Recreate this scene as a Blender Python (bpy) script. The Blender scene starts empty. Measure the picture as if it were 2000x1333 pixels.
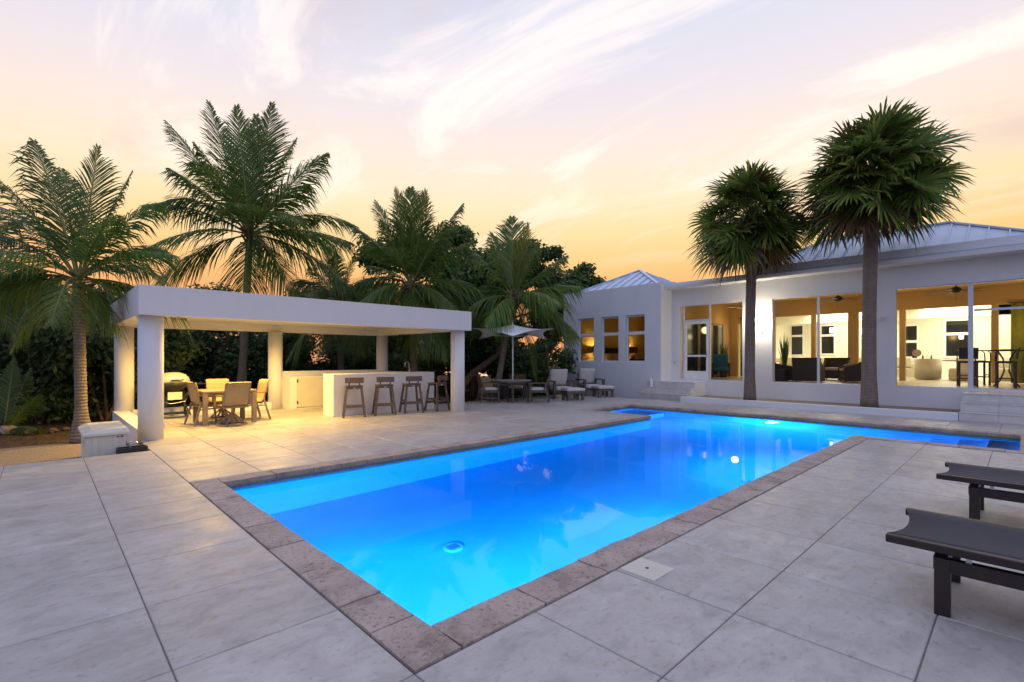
import bpy, bmesh, math, random
import numpy as np
from mathutils import Vector, Matrix
R_ = math.radians
random.seed(7)
S = bpy.context.scene
COL = S.collection

# ------------------------------------------------------------------ camera, calibrated from the pool and tile lines
FPX, HC, HY = 959.0, 1.45, 700.0
FW = (.692, .7219); RT = (.7219, -.692)
cam = bpy.data.cameras.new('camera'); co = bpy.data.objects.new('camera', cam); COL.objects.link(co)
co.location = (0, 0, HC); co.rotation_euler = (R_(90), 0, -math.asin(.692))
cam.sensor_width = 36; cam.lens = FPX/2000*36; cam.shift_y = 33.5/2000; cam.clip_end = 3000; cam.clip_start = .05
S.camera = co
S.view_settings.view_transform = 'Standard'; S.view_settings.look = 'None'
S.view_settings.exposure = 0; S.view_settings.gamma = 1
S.cycles.use_denoising = True
S.cycles.max_bounces = 10; S.cycles.transparent_max_bounces = 16; S.cycles.diffuse_bounces = 5
S.cycles.glossy_bounces = 5; S.cycles.transmission_bounces = 8
S.cycles.caustics_reflective = False; S.cycles.caustics_refractive = False
S.cycles.sample_clamp_indirect = 6

# ------------------------------------------------------------------ dusk sky
W = bpy.data.worlds.new('World'); S.world = W; W.use_nodes = True
nt = W.node_tree; N = nt.nodes; L = nt.links; N.clear()
def nd(t, **k):
    n = N.new(t)
    for a, b in k.items(): setattr(n, a, b)
    return n
def mth(op, a, b=None, c=None, clamp=False):
    n = N.new('ShaderNodeMath'); n.operation = op; n.use_clamp = clamp
    for i, v in enumerate((a, b, c)):
        if v is None: continue
        if isinstance(v, (int, float)): n.inputs[i].default_value = v
        else: L.new(v, n.inputs[i])
    return n.outputs[0]
def ramp(fac, stops):
    n = N.new('ShaderNodeValToRGB'); e = n.color_ramp.elements
    while len(e) < len(stops): e.new(0.5)
    for el, (p, c) in zip(e, stops): el.position = p; el.color = (*c, 1)
    L.new(fac, n.inputs[0]); return n.outputs[0]
def mixc(f, a, b, mode='MIX'):
    n = N.new('ShaderNodeMix'); n.data_type = 'RGBA'; n.blend_type = mode
    for s, v in ((n.inputs[0], f), (n.inputs[6], a), (n.inputs[7], b)):
        if isinstance(v, (int, float)): s.default_value = v
        elif isinstance(v, tuple): s.default_value = (*v, 1)
        else: L.new(v, s)
    return n.outputs[2]
tc = nd('ShaderNodeTexCoord'); sep = nd('ShaderNodeSeparateXYZ'); L.new(tc.outputs['Generated'], sep.inputs[0])
zz = mth('MAXIMUM', sep.outputs[2], 0.0)
SUNAZ = (.74, .672)
dotn = mth('ADD', mth('MULTIPLY', sep.outputs[0], SUNAZ[0]), mth('MULTIPLY', sep.outputs[1], SUNAZ[1]))
warm = ramp(zz, [(0, (.92, .38, .17)), (.13, (1.0, .47, .18)), (.19, (1.0, .62, .25)), (.245, (1.0, .73, .38)), (.30, (1.0, .80, .54)),
                 (.37, (.96, .79, .68)), (.46, (.82, .75, .79)), (.60, (.63, .69, .86)), (1.0, (.34, .46, .86))])
cool = ramp(zz, [(0, (.42, .42, .58)), (.15, (.38, .43, .68)), (.4, (.34, .43, .78)), (1.0, (.34, .46, .86))])
side = nd('ShaderNodeMapRange'); side.interpolation_type = 'SMOOTHSTEP'
L.new(dotn, side.inputs[0]); side.inputs[1].default_value = -.35; side.inputs[2].default_value = .78
base = mixc(side.outputs[0], cool, warm)
# soft streaky cloud on a plane overhead
cz = mth('ADD', zz, .12)
cx_ = mth('DIVIDE', sep.outputs[0], cz); cy_ = mth('DIVIDE', sep.outputs[1], cz)
comb = nd('ShaderNodeCombineXYZ'); L.new(cx_, comb.inputs[0]); L.new(cy_, comb.inputs[1])
mp = nd('ShaderNodeMapping'); mp.inputs['Rotation'].default_value = (0, 0, R_(46)); mp.inputs['Scale'].default_value = (1.25, .55, 1)
mp.inputs['Location'].default_value = (1.3, .2, 0)
L.new(comb.outputs[0], mp.inputs[0])
nz = nd('ShaderNodeTexNoise'); nz.inputs['Scale'].default_value = 1.7; nz.inputs['Detail'].default_value = 12; nz.inputs['Roughness'].default_value = .60
nz.inputs['Distortion'].default_value = .9
L.new(mp.outputs[0], nz.inputs[0])
cl = nd('ShaderNodeMapRange'); cl.interpolation_type = 'SMOOTHSTEP'; L.new(nz.outputs[0], cl.inputs[0])
cl.inputs[1].default_value = .47; cl.inputs[2].default_value = .63
hi = nd('ShaderNodeMapRange'); L.new(zz, hi.inputs[0]); hi.inputs[1].default_value = .16; hi.inputs[2].default_value = .34
cm = mth('MULTIPLY', mth('MULTIPLY', cl.outputs[0], hi.outputs[0]), .85)
cloudcol = ramp(zz, [(0, (1, .78, .5)), (.3, (1.06, .93, .78)), (.5, (1.08, .95, .90)), (1, (.62, .66, .80))])
sky1 = mixc(cm, base, cloudcol)
nz2 = nd('ShaderNodeTexNoise'); nz2.inputs['Scale'].default_value = 1.25; nz2.inputs['Detail'].default_value = 10
mp2 = nd('ShaderNodeMapping'); mp2.inputs['Location'].default_value = (5.2, 1.7, 0); mp2.inputs['Rotation'].default_value = (0, 0, R_(40)); mp2.inputs['Scale'].default_value = (.8, .45, 1)
L.new(comb.outputs[0], mp2.inputs[0]); L.new(mp2.outputs[0], nz2.inputs[0])
c2 = nd('ShaderNodeMapRange'); c2.interpolation_type = 'SMOOTHSTEP'; L.new(nz2.outputs[0], c2.inputs[0])
c2.inputs[1].default_value = .50; c2.inputs[2].default_value = .68
sky2 = mixc(mth('MULTIPLY', mth('MULTIPLY', c2.outputs[0], hi.outputs[0]), .62), sky1, (.70, .53, .52))
bg = nd('ShaderNodeBackground'); bg.inputs[1].default_value = 1.1; L.new(sky2, bg.inputs[0])
wo = nd('ShaderNodeOutputWorld'); L.new(bg.outputs[0], wo.inputs[0])
# the sun is already down: only a faint wide afterglow from the sunset side
sl = bpy.data.lights.new('sun', 'SUN'); sl.energy = .12; sl.angle = R_(25); sl.color = (1, .7, .45)
so = bpy.data.objects.new('sun', sl); COL.objects.link(so)
so.rotation_euler = Vector((-.74, -.672, -.14)).to_track_quat('-Z', 'Y').to_euler()

# ------------------------------------------------------------------ pixel helpers (positions measured on the photograph)
def G(x, y, z=0):
    d = FPX*(HC-z)/(y-HY); r = (x-1000)*d/FPX
    return Vector((d*FW[0]+r*RT[0], d*FW[1]+r*RT[1], z))
def PD(x, y, d):
    r = (x-1000)*d/FPX
    return Vector((d*FW[0]+r*RT[0], d*FW[1]+r*RT[1], HC-(y-HY)*d/FPX))
def ONX(x, y, X):
    t = (x-1000)/FPX; d = X/(FW[0]+t*RT[0])
    return Vector((X, d*(FW[1]+t*RT[1]), HC-(y-HY)*d/FPX))
def PIX(p):
    d = p[0]*FW[0]+p[1]*FW[1]; r = p[0]*RT[0]+p[1]*RT[1]
    return 1000+FPX*r/max(d, .01), HY+FPX*(HC-p[2])/max(d, .01), d

# ------------------------------------------------------------------ mesh builder
class MB:
    def __init__(s): s.v = []; s.f = []; s.m = []; s.cur = 0
    def add(s, vs, fs):
        b = len(s.v); s.v += [tuple(v) for v in vs]
        for f in fs: s.f.append(tuple(b+i for i in f)); s.m.append(s.cur)
        return s
    def box(s, x0, y0, z0, x1, y1, z1):
        vs = [(x0,y0,z0),(x1,y0,z0),(x1,y1,z0),(x0,y1,z0),(x0,y0,z1),(x1,y0,z1),(x1,y1,z1),(x0,y1,z1)]
        return s.add(vs, [(3,2,1,0),(4,5,6,7),(0,1,5,4),(1,2,6,5),(2,3,7,6),(3,0,4,7)])
    def bar(s, p, q, w, h=None, up=(0,0,1)):
        h = h or w; p = Vector(p); q = Vector(q); d = (q-p).normalized(); u = Vector(up)
        if abs(d.dot(u)) > .98: u = Vector((0,1,0))
        a = d.cross(u).normalized()*w/2; b = a.normalized().cross(d).normalized()*h/2
        vs = [p-a-b, p+a-b, p+a+b, p-a+b, q-a-b, q+a-b, q+a+b, q-a+b]
        return s.add(vs, [(0,1,2,3),(7,6,5,4),(4,5,1,0),(5,6,2,1),(6,7,3,2),(7,4,0,3)])
    def tube(s, pts, r, n=8, cap=True):
        pts = [Vector(p) for p in pts]; k = len(pts); rr = r if isinstance(r, (list, tuple)) else [r]*k
        vs = []; ref = None
        for i, p in enumerate(pts):
            t = (pts[min(i+1,k-1)]-pts[max(i-1,0)]).normalized()
            if ref is None: ref = Vector((0,0,1)) if abs(t.z) < .9 else Vector((1,0,0))
            a = t.cross(ref).normalized(); b = t.cross(a).normalized()
            for j in range(n):
                q = 2*math.pi*j/n; vs.append(p+(a*math.cos(q)+b*math.sin(q))*rr[i])
        fs = [(i*n+j, i*n+(j+1)%n, (i+1)*n+(j+1)%n, (i+1)*n+j) for i in range(k-1) for j in range(n)]
        if cap: fs += [tuple(range(n))[::-1], tuple((k-1)*n+j for j in range(n))]
        return s.add(vs, fs)
    def lathe(s, prof, c=(0,0,0), n=20, sx=1, sy=1):
        vs = []
        for r, z in prof:
            for j in range(n):
                q = 2*math.pi*j/n; vs.append((c[0]+r*sx*math.cos(q), c[1]+r*sy*math.sin(q), c[2]+z))
        k = len(prof)
        fs = [(i*n+j, i*n+(j+1)%n, (i+1)*n+(j+1)%n, (i+1)*n+j) for i in range(k-1) for j in range(n)]
        if prof[0][0] > 1e-4: fs.append(tuple(range(n))[::-1])
        if prof[-1][0] > 1e-4: fs.append(tuple((k-1)*n+j for j in range(n)))
        return s.add(vs, fs)
    def cushion(s, x0, y0, z0, x1, y1, z1, p=.35, nx=6, ny=6):
        # pillow: puffed box
        vs = []; fs = []
        cx, cy, cz = (x0+x1)/2, (y0+y1)/2, (z0+z1)/2; hx, hy, hz = (x1-x0)/2, (y1-y0)/2, (z1-z0)/2
        for sgn in (-1, 1):
            for i in range(nx+1):
                for j in range(ny+1):
                    u = -1+2*i/nx; v = -1+2*j/ny
                    e = (1-abs(u)**4)*(1-abs(v)**4)
                    vs.append((cx+u*hx, cy+v*hy, cz+sgn*hz*(1-p+p*e)))
        o = (nx+1)*(ny+1); I = lambda i, j: i*(ny+1)+j
        for i in range(nx):
            for j in range(ny):
                fs.append((I(i,j), I(i,j+1), I(i+1,j+1), I(i+1,j)))
                fs.append((o+I(i,j), o+I(i+1,j), o+I(i+1,j+1), o+I(i,j+1)))
        for i in range(nx):
            fs.append((I(i,0), I(i+1,0), o+I(i+1,0), o+I(i,0))); fs.append((I(i+1,ny), I(i,ny), o+I(i,ny), o+I(i+1,ny)))
        for j in range(ny):
            fs.append((I(0,j+1), I(0,j), o+I(0,j), o+I(0,j+1))); fs.append((I(nx,j), I(nx,j+1), o+I(nx,j+1), o+I(nx,j)))
        return s.add(vs, fs)
    def xf(s, M, start=0):
        for i in range(start, len(s.v)): s.v[i] = tuple(M @ Vector(s.v[i]))
        return s
    def mesh(s, name, mats, smooth=False):
        me = bpy.data.meshes.new(name); me.from_pydata(s.v, [], s.f)
        for m in (mats if isinstance(mats, (list, tuple)) else [mats]): me.materials.append(m)
        if any(s.m): me.polygons.foreach_set('material_index', s.m)
        if smooth: me.polygons.foreach_set('use_smooth', [True]*len(s.f))
        me.update(); return me
    def build(s, name, mats, parent=None, smooth=False, bevel=0):
        o = bpy.data.objects.new(name, s.mesh(name, mats, smooth)); COL.objects.link(o)
        if parent is not None: o.parent = parent
        if bevel:
            b = o.modifiers.new('bevel', 'BEVEL'); b.width = bevel; b.segments = 2; b.limit_method = 'ANGLE'; b.angle_limit = R_(40)
        return o
def tag(o, label=None, cat=None, group=None, kind=None):
    if label: o['label'] = label
    if cat: o['category'] = cat
    if group: o['group'] = group
    if kind: o['kind'] = kind
    return o
def thing(name, label, cat, loc=(0,0,0), rz=0, group=None):
    o = bpy.data.objects.new(name, None); COL.objects.link(o); o.empty_display_size = .1
    o.location = loc; o.rotation_euler = (0, 0, rz); return tag(o, label, cat, group)
def dup(root, loc, rz, label):
    r = root.copy(); COL.objects.link(r); r.location = loc; r.rotation_euler = (0, 0, rz); r['label'] = label
    for ch in list(root.children):
        c = ch.copy(); COL.objects.link(c); c.parent = r
        for g in list(ch.children):
            d = g.copy(); COL.objects.link(d); d.parent = c
    return r
def lamp(name, kind, loc, power, color, size=.05, rot=None, spot=None, parent=None):
    l = bpy.data.lights.new(name, kind); l.energy = power; l.color = color
    if kind == 'AREA': l.shape = 'RECTANGLE'; l.size, l.size_y = size if isinstance(size, tuple) else (size, size)
    else: l.shadow_soft_size = size
    if spot: l.spot_size = R_(spot); l.spot_blend = .6
    o = bpy.data.objects.new(name, l); COL.objects.link(o); o.location = loc
    if rot: o.rotation_euler = rot
    if parent is not None: o.parent = parent
    return o

# ------------------------------------------------------------------ materials
class Mat:
    def __init__(s, name):
        s.m = bpy.data.materials.new(name); s.m.use_nodes = True; s.t = s.m.node_tree; s.b = s.t.nodes['Principled BSDF']; s.out = s.t.nodes['Material Output']
    def n(s, t, **k):
        n = s.t.nodes.new(t)
        for a, b in k.items(): setattr(n, a, b)
        return n
    def l(s, a, b): s.t.links.new(a, b)
    def pos(s, scale=(1,1,1), obj=False, rnd=False):
        src = s.n('ShaderNodeTexCoord').outputs['Object'] if obj else s.n('ShaderNodeNewGeometry').outputs['Position']
        if rnd:
            oi = s.n('ShaderNodeObjectInfo'); a = s.n('ShaderNodeVectorMath'); a.operation = 'MULTIPLY_ADD'
            a.inputs[1].default_value = (1,1,1); s.l(src, a.inputs[0])
            c = s.n('ShaderNodeCombineXYZ'); k = s.n('ShaderNodeMath'); k.operation = 'MULTIPLY'; k.inputs[1].default_value = 50
            s.l(oi.outputs['Random'], k.inputs[0]); s.l(k.outputs[0], c.inputs[0]); s.l(k.outputs[0], c.inputs[1]); s.l(c.outputs[0], a.inputs[2]); src = a.outputs[0]
        m = s.n('ShaderNodeMapping'); m.inputs['Scale'].default_value = scale; s.l(src, m.inputs[0]); return m.outputs[0]
    def noise(s, vec, scale, detail=4, rough=.55, dist=0):
        n = s.n('ShaderNodeTexNoise'); n.inputs['Scale'].default_value = scale; n.inputs['Detail'].default_value = detail
        n.inputs['Roughness'].default_value = rough; n.inputs['Distortion'].default_value = dist; s.l(vec, n.inputs[0]); return n.outputs[0]
    def ramp(s, fac, stops):
        n = s.n('ShaderNodeValToRGB'); e = n.color_ramp.elements
        while len(e) < len(stops): e.new(.5)
        for el, (p, c) in zip(e, stops): el.position = p; el.color = (*c, 1) if len(c) == 3 else c
        s.l(fac, n.inputs[0]); return n.outputs[0]
    def mix(s, f, a, b, mode='MIX'):
        n = s.n('ShaderNodeMix'); n.data_type = 'RGBA'; n.blend_type = mode
        for k, v in ((0, f), (6, a), (7, b)):
            if isinstance(v, (int, float)): n.inputs[k].default_value = v
            elif isinstance(v, tuple): n.inputs[k].default_value = (*v, 1)
            else: s.l(v, n.inputs[k])
        return n.outputs[2]
    def bump(s, h, strength=.3, dist=.01):
        b = s.n('ShaderNodeBump'); b.inputs['Strength'].default_value = strength; b.inputs['Distance'].default_value = dist
        s.l(h, b.inputs['Height']); s.l(b.outputs[0], s.b.inputs['Normal']); return s
    def col(s, c):
        if isinstance(c, tuple): s.b.inputs['Base Color'].default_value = (*c, 1)
        else: s.l(c, s.b.inputs['Base Color'])
        return s
    def set(s, rough=.6, metal=0, spec=.5):
        s.b.inputs['Roughness'].default_value = rough; s.b.inputs['Metallic'].default_value = metal; s.b.inputs['Specular IOR Level'].default_value = spec; return s
def simple(name, c, rough=.6, metal=0, var=.12, scale=6, bump=0, bscale=60, spec=.5):
    M = Mat(name).set(rough, metal, spec); p = M.pos()
    d = tuple(x*(1-var) for x in c); h = tuple(min(1, x*(1+var)) for x in c)
    M.col(M.ramp(M.noise(p, scale, 5), [(.3, d), (.7, h)]))
    if bump: M.bump(M.noise(p, bscale, 4), bump, .004)
    return M.m
def emit(name, c, s):
    M = Mat(name); M.b.inputs['Base Color'].default_value = (0,0,0,1); M.b.inputs['Emission Color'].default_value = (*c, 1); M.b.inputs['Emission Strength'].default_value = s; return M.m
mt = {}
def stucco(name, c):
    M = Mat(name).set(.85, 0, .25); p = M.pos()
    big = M.noise(p, .7, 5, .6); st = M.noise(M.pos((3, 3, .35)), 1.6, 4)
    a = M.ramp(big, [(.3, tuple(x*.93 for x in c)), (.7, c)])
    M.col(M.mix(M.ramp(st, [(.5, (0,0,0)), (.8, (.22,.22,.22))]), a, tuple(x*.82 for x in c)))
    M.bump(M.noise(p, 90, 3), .12, .003); return M.m
mt['stucco'] = stucco('white_stucco', (.76, .77, .80))
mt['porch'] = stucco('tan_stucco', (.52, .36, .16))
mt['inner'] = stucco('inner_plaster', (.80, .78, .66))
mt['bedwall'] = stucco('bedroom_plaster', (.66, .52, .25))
# limestone paving tile, each tile with its own cloudiness
M = Mat('limestone_tile').set(.42, 0, .4); p = M.pos((1, 1.5, 1), rnd=True); pw = M.pos()
cl_ = M.ramp(M.noise(p, 3.4, 9, .7, .4), [(.28, (.33, .31, .29)), (.5, (.46, .44, .42)), (.72, (.55, .535, .515))])
fl = M.noise(p, 13, 5, .7)
c_ = M.mix(M.ramp(fl, [(.55, (0,0,0)), (.68, (.8,.8,.8))]), cl_, (.33, .285, .24))
oi = M.n('ShaderNodeObjectInfo'); hv = M.n('ShaderNodeHueSaturation'); mr = M.n('ShaderNodeMapRange'); mr.inputs[3].default_value = .88; mr.inputs[4].default_value = 1.07
M.l(oi.outputs['Random'], mr.inputs[0]); M.l(mr.outputs[0], hv.inputs['Value']); M.l(c_, hv.inputs['Color'])
st_ = M.noise(pw, .55, 4, .6)
M.col(M.mix(M.ramp(st_, [(.50, (0,0,0)), (.72, (.26,.26,.26))]), hv.outputs[0], (.36, .325, .29)))
sp_ = M.noise(pw, 45, 3, .5); M.col(M.mix(M.ramp(sp_, [(.735, (0,0,0)), (.76, (.8,.8,.8))]), M.b.inputs['Base Color'].links[0].from_socket, (.16, .13, .11)))
rr_ = M.ramp(M.noise(pw, 3, 4), [(.3, (.36,)*3), (.7, (.55,)*3)]); M.l(rr_, M.b.inputs['Roughness'])
M.bump(fl, .06, .002); mt['tile'] = M.m
mt['steptile'] = simple('pale_step_tile', (.60, .58, .55), .5, var=.1, scale=5, bump=.08)
mt['gril'] = simple('satin_lid', (.62, .60, .54), .35, .3, var=.05)
mt['grout'] = simple('grout', (.20, .185, .17), .9, var=.2)
M = Mat('coral_stone').set(.8, 0, .3); p = M.pos((1,1,1), rnd=True)
a = M.ramp(M.noise(p, 2.2, 6, .65, .4), [(.25, (.33, .26, .22)), (.5, (.47, .39, .335)), (.75, (.57, .485, .42))])
pit = M.noise(p, 38, 7, .75); dk = M.noise(M.pos(), 2.3, 7, .72)
a = M.mix(M.ramp(pit, [(.36, (.8,)*3), (.46, (0,0,0))]), a, (.12, .085, .07))
M.col(M.mix(M.ramp(dk, [(.52, (0,0,0)), (.68, (.62,)*3)]), a, (.15, .12, .10)))
M.bump(pit, .7, .01); mt['coral'] = M.m
M = Mat('pool_plaster').set(.8, 0, .1); p = M.pos()
M.col(M.ramp(M.noise(p, 1.3, 5, .6), [(.3, (.30, .62, .88)), (.7, (.36, .69, .93))])); mt['plaster'] = M.m
M = Mat('mosaic_tile').set(.25); br = M.n('ShaderNodeTexBrick'); br.inputs['Scale'].default_value = 1; br.offset = .5
br.inputs['Brick Width'].default_value = .03; br.inputs['Row Height'].default_value = .03; br.inputs['Mortar Size'].default_value = .003
br.inputs['Color1'].default_value = (.02, .14, .15, 1); br.inputs['Color2'].default_value = (.08, .26, .24, 1); br.inputs['Mortar'].default_value = (.35, .38, .36, 1)
sx = M.n('ShaderNodeSeparateXYZ'); M.l(M.pos(), sx.inputs[0]); ad = M.n('ShaderNodeMath'); ad.operation = 'ADD'; M.l(sx.outputs[0], ad.inputs[0]); M.l(sx.outputs[1], ad.inputs[1])
cb = M.n('ShaderNodeCombineXYZ'); M.l(ad.outputs[0], cb.inputs[0]); M.l(sx.outputs[2], cb.inputs[1]); M.l(cb.outputs[0], br.inputs[0]); M.col(br.outputs[0]); mt['mosaic'] = M.m
# water: one refracting surface
M = Mat('pool_water'); g_ = M.n('ShaderNodeBsdfRefraction'); g_.inputs['IOR'].default_value = 1.333; g_.inputs['Roughness'].default_value = .0; g_.inputs['Color'].default_value = (.62, .92, 1, 1)
gw = M.n('ShaderNodeBsdfGlossy'); gw.inputs['Roughness'].default_value = .02; fw_ = M.n('ShaderNodeFresnel'); fw_.inputs[0].default_value = 1.333; fm = M.n('ShaderNodeMath'); fm.operation = 'MULTIPLY'; fm.inputs[1].default_value = .36; M.l(fw_.outputs[0], fm.inputs[0]); wx = M.n('ShaderNodeMixShader'); M.l(fm.outputs[0], wx.inputs[0])
bm_ = M.n('ShaderNodeBump'); bm_.inputs['Strength'].default_value = .03; bm_.inputs['Distance'].default_value = .03
M.l(M.noise(M.pos(), 1.1, 2, .4), bm_.inputs['Height']); M.l(bm_.outputs[0], g_.inputs['Normal']); M.l(bm_.outputs[0], gw.inputs['Normal']); M.l(g_.outputs[0], wx.inputs[1]); M.l(gw.outputs[0], wx.inputs[2]); M.l(wx.outputs[0], M.out.inputs[0]); mt['water'] = M.m
M = Mat('window_glass'); tr = M.n('ShaderNodeBsdfTransparent'); gl = M.n('ShaderNodeBsdfGlossy'); gl.inputs['Roughness'].default_value = .01; fr = M.n('ShaderNodeFresnel'); fr.inputs[0].default_value = 1.4
mx = M.n('ShaderNodeMixShader'); M.l(fr.outputs[0], mx.inputs[0]); M.l(tr.outputs[0], mx.inputs[1]); M.l(gl.outputs[0], mx.inputs[2]); M.l(mx.outputs[0], M.out.inputs[0]); tr.inputs[0].default_value = (.93, .95, .95, 1); mt['glass'] = M.m
M = Mat('insect_screen'); tr = M.n('ShaderNodeBsdfTransparent'); df = M.n('ShaderNodeBsdfDiffuse'); df.inputs[0].default_value = (.06, .06, .06, 1)
mx = M.n('ShaderNodeMixShader'); mx.inputs[0].default_value = .07; M.l(tr.outputs[0], mx.inputs[1]); M.l(df.outputs[0], mx.inputs[2]); M.l(mx.outputs[0], M.out.inputs[0]); mt['screen'] = M.m
mt['white'] = simple('white_paint', (.78, .78, .78), .45, var=.04)
mt['cream'] = simple('cream_plastic', (.66, .63, .54), .5, var=.06, scale=3)
mt['wood'] = simple('brown_poly_wood', (.115, .085, .065), .6, var=.2, scale=14, bump=.15)
mt['taupe'] = simple('taupe_frame', (.23, .175, .125), .55, var=.1)
mt['sling'] = simple('tan_sling', (.34, .255, .15), .8, var=.08, bump=.3, bscale=220)
mt['cush'] = simple('pale_cushion', (.60, .57, .56), .9, var=.06, bump=.2, bscale=150)
mt['cushdark'] = simple('grey_cushion_side', (.27, .26, .28), .9, var=.06)
mt['wicker'] = simple('dark_wicker', (.040, .030, .024), .7, var=.35, scale=70, bump=.5, bscale=110)
mt['brownwicker'] = simple('brown_wicker', (.13, .082, .048), .7, var=.35, scale=60, bump=.5, bscale=110)
mt['bronze'] = simple('dark_bronze', (.035, .026, .024), .42, .3, var=.15)
mt['navy'] = simple('dark_mesh_sling', (.030, .032, .050), .75, var=.1, bump=.3, bscale=320)
mt['black'] = simple('black_plastic', (.018, .018, .018), .5, var=.2)
mt['steel'] = simple('brushed_steel', (.55, .54, .52), .3, 1, var=.05)
mt['alu'] = simple('painted_aluminium', (.62, .64, .68), .4, .2, var=.04)
mt['teal'] = simple('teal_cushion', (.035, .22, .23), .85, var=.1)
mt['sofa'] = simple('white_upholstery', (.74, .70, .58), .85, var=.04)
mt['pillow'] = simple('pale_yellow_pillow', (.66, .62, .40), .9, var=.06)
mt['curtain'] = simple('green_curtain', (.26, .29, .035), .85, var=.12)
mt['dwood'] = simple('dark_wood', (.045, .024, .014), .45, var=.3, scale=12)
mt['shade'] = simple('lamp_shade', (.16, .055, .02), .8, var=.1)
mt['pot'] = simple('grey_clay', (.25, .235, .225), .8, var=.12)
mt['darkglass'] = simple('night_glass', (.012, .013, .012), .08, var=.1)
mt['canvas'] = simple('white_canvas', (.84, .84, .86), .85, var=.04, bump=.1, bscale=200)
mt['roofmetal'] = simple('standing_seam_metal', (.58, .68, .82), .38, .1, var=.05, scale=1.5)
mt['stone_floor'] = simple('interior_floor', (.62, .56, .45), .35, var=.06)
mt['lampglow'] = emit('lamp_glow', (1, .80, .50), 9)
mt['sconceglow'] = emit('sconce_glow', (1, .88, .66), 30)
mt['downglow'] = emit('downlight_glow', (1, .78, .38), 18)
mt['poolglow'] = emit('pool_lamp_glow', (.75, .92, 1), 12)
M = Mat('gravel').set(.9); p = M.pos(); vo = M.n('ShaderNodeTexVoronoi'); vo.inputs['Scale'].default_value = 55; M.l(p, vo.inputs[0])
M.col(M.mix(M.ramp(M.noise(p, 1.2, 4), [(.35, (.3,)*3), (.7, (.7,)*3)]), M.ramp(vo.outputs['Color'], [(.1, (.20, .15, .10)), (.9, (.42, .34, .25))]), (.34, .27, .19)))
M.bump(vo.outputs['Distance'], .9, .02); mt['gravel'] = M.m
M = Mat('leaf_litter_soil').set(.95, 0, .1); p = M.pos(); vo = M.n('ShaderNodeTexVoronoi'); vo.inputs['Scale'].default_value = 18; M.l(p, vo.inputs[0])
M.col(M.mix(M.ramp(M.noise(p, .9, 6), [(.4, (0,0,0)), (.65, (.9,)*3)]), M.ramp(vo.outputs['Color'], [(.1, (.05, .032, .02)), (.9, (.14, .09, .055))]), (.055, .05, .03)))
M.bump(vo.outputs['Distance'], .8, .03); mt['soil'] = M.m
def trunkmat(name, a, b, ring):
    M = Mat(name).set(.9, 0, .15); p = M.pos(); w = M.n('ShaderNodeTexWave'); w.bands_direction = 'Z'; w.inputs['Scale'].default_value = ring; w.inputs['Distortion'].default_value = 2.5; w.inputs['Detail'].default_value = 3
    M.l(p, w.inputs[0]); nn = M.noise(M.pos((1,1,.4)), 9, 5, .7)
    c = M.mix(w.outputs[0], tuple(x*.6 for x in a), a); M.col(M.mix(M.ramp(nn, [(.4, (0,0,0)), (.7, (.85,)*3)]), c, b)); M.bump(w.outputs[0], .6, .02); return M.m
mt['coco_trunk'] = trunkmat('coconut_trunk', (.30, .25, .20), (.15, .12, .09), 5)
mt['sabal_trunk'] = trunkmat('sabal_trunk', (.33, .26, .22), (.20, .155, .13), 8)
mt['bark'] = simple('bark', (.13, .085, .05), .9, var=.35, scale=9, bump=.6, bscale=20)
def leafmat(name, a, b, c, trans=.25, rough=.45):
    M = Mat(name); ge = M.n('ShaderNodeNewGeometry'); oi = M.n('ShaderNodeObjectInfo')
    k = M.ramp(ge.outputs['Random Per Island'], [(0, a), (.55, b), (1, c)])
    hv = M.n('ShaderNodeHueSaturation'); mr = M.n('ShaderNodeMapRange'); mr.inputs[3].default_value = .75; mr.inputs[4].default_value = 1.25
    M.l(oi.outputs['Random'], mr.inputs[0]); M.l(mr.outputs[0], hv.inputs['Value']); M.l(k, hv.inputs['Color']); M.col(hv.outputs[0]); M.set(rough, 0, .4)
    t = M.n('ShaderNodeBsdfTranslucent'); M.l(hv.outputs[0], t.inputs[0]); x = M.n('ShaderNodeMixShader'); x.inputs[0].default_value = trans
    M.l(M.b.outputs[0], x.inputs[1]); M.l(t.outputs[0], x.inputs[2]); M.l(x.outputs[0], M.out.inputs[0]); return M.m
mt['coco'] = leafmat('coconut_leaflet', (.075, .155, .035), (.115, .21, .04), (.22, .26, .045), .45, .3)
mt['rachis'] = simple('leaf_stalk', (.20, .20, .05), .6)
mt['sabal'] = leafmat('fan_leaf', (.11, .19, .045), (.17, .26, .05), (.30, .31, .08), .48, .36)
mt['deadleaf'] = leafmat('dry_fan_leaf', (.10, .062, .03), (.15, .09, .045), (.09, .07, .03))
mt['bush'] = leafmat('shrub_leaf', (.045, .09, .028), (.07, .125, .036), (.11, .16, .045), .28)
mt['tree'] = leafmat('sea_grape_leaf', (.06, .12, .032), (.09, .16, .04), (.14, .20, .05), .3)
mt['husk'] = simple('palm_husk', (.15, .09, .05), .9, var=.35, scale=14, bump=.4)

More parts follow.
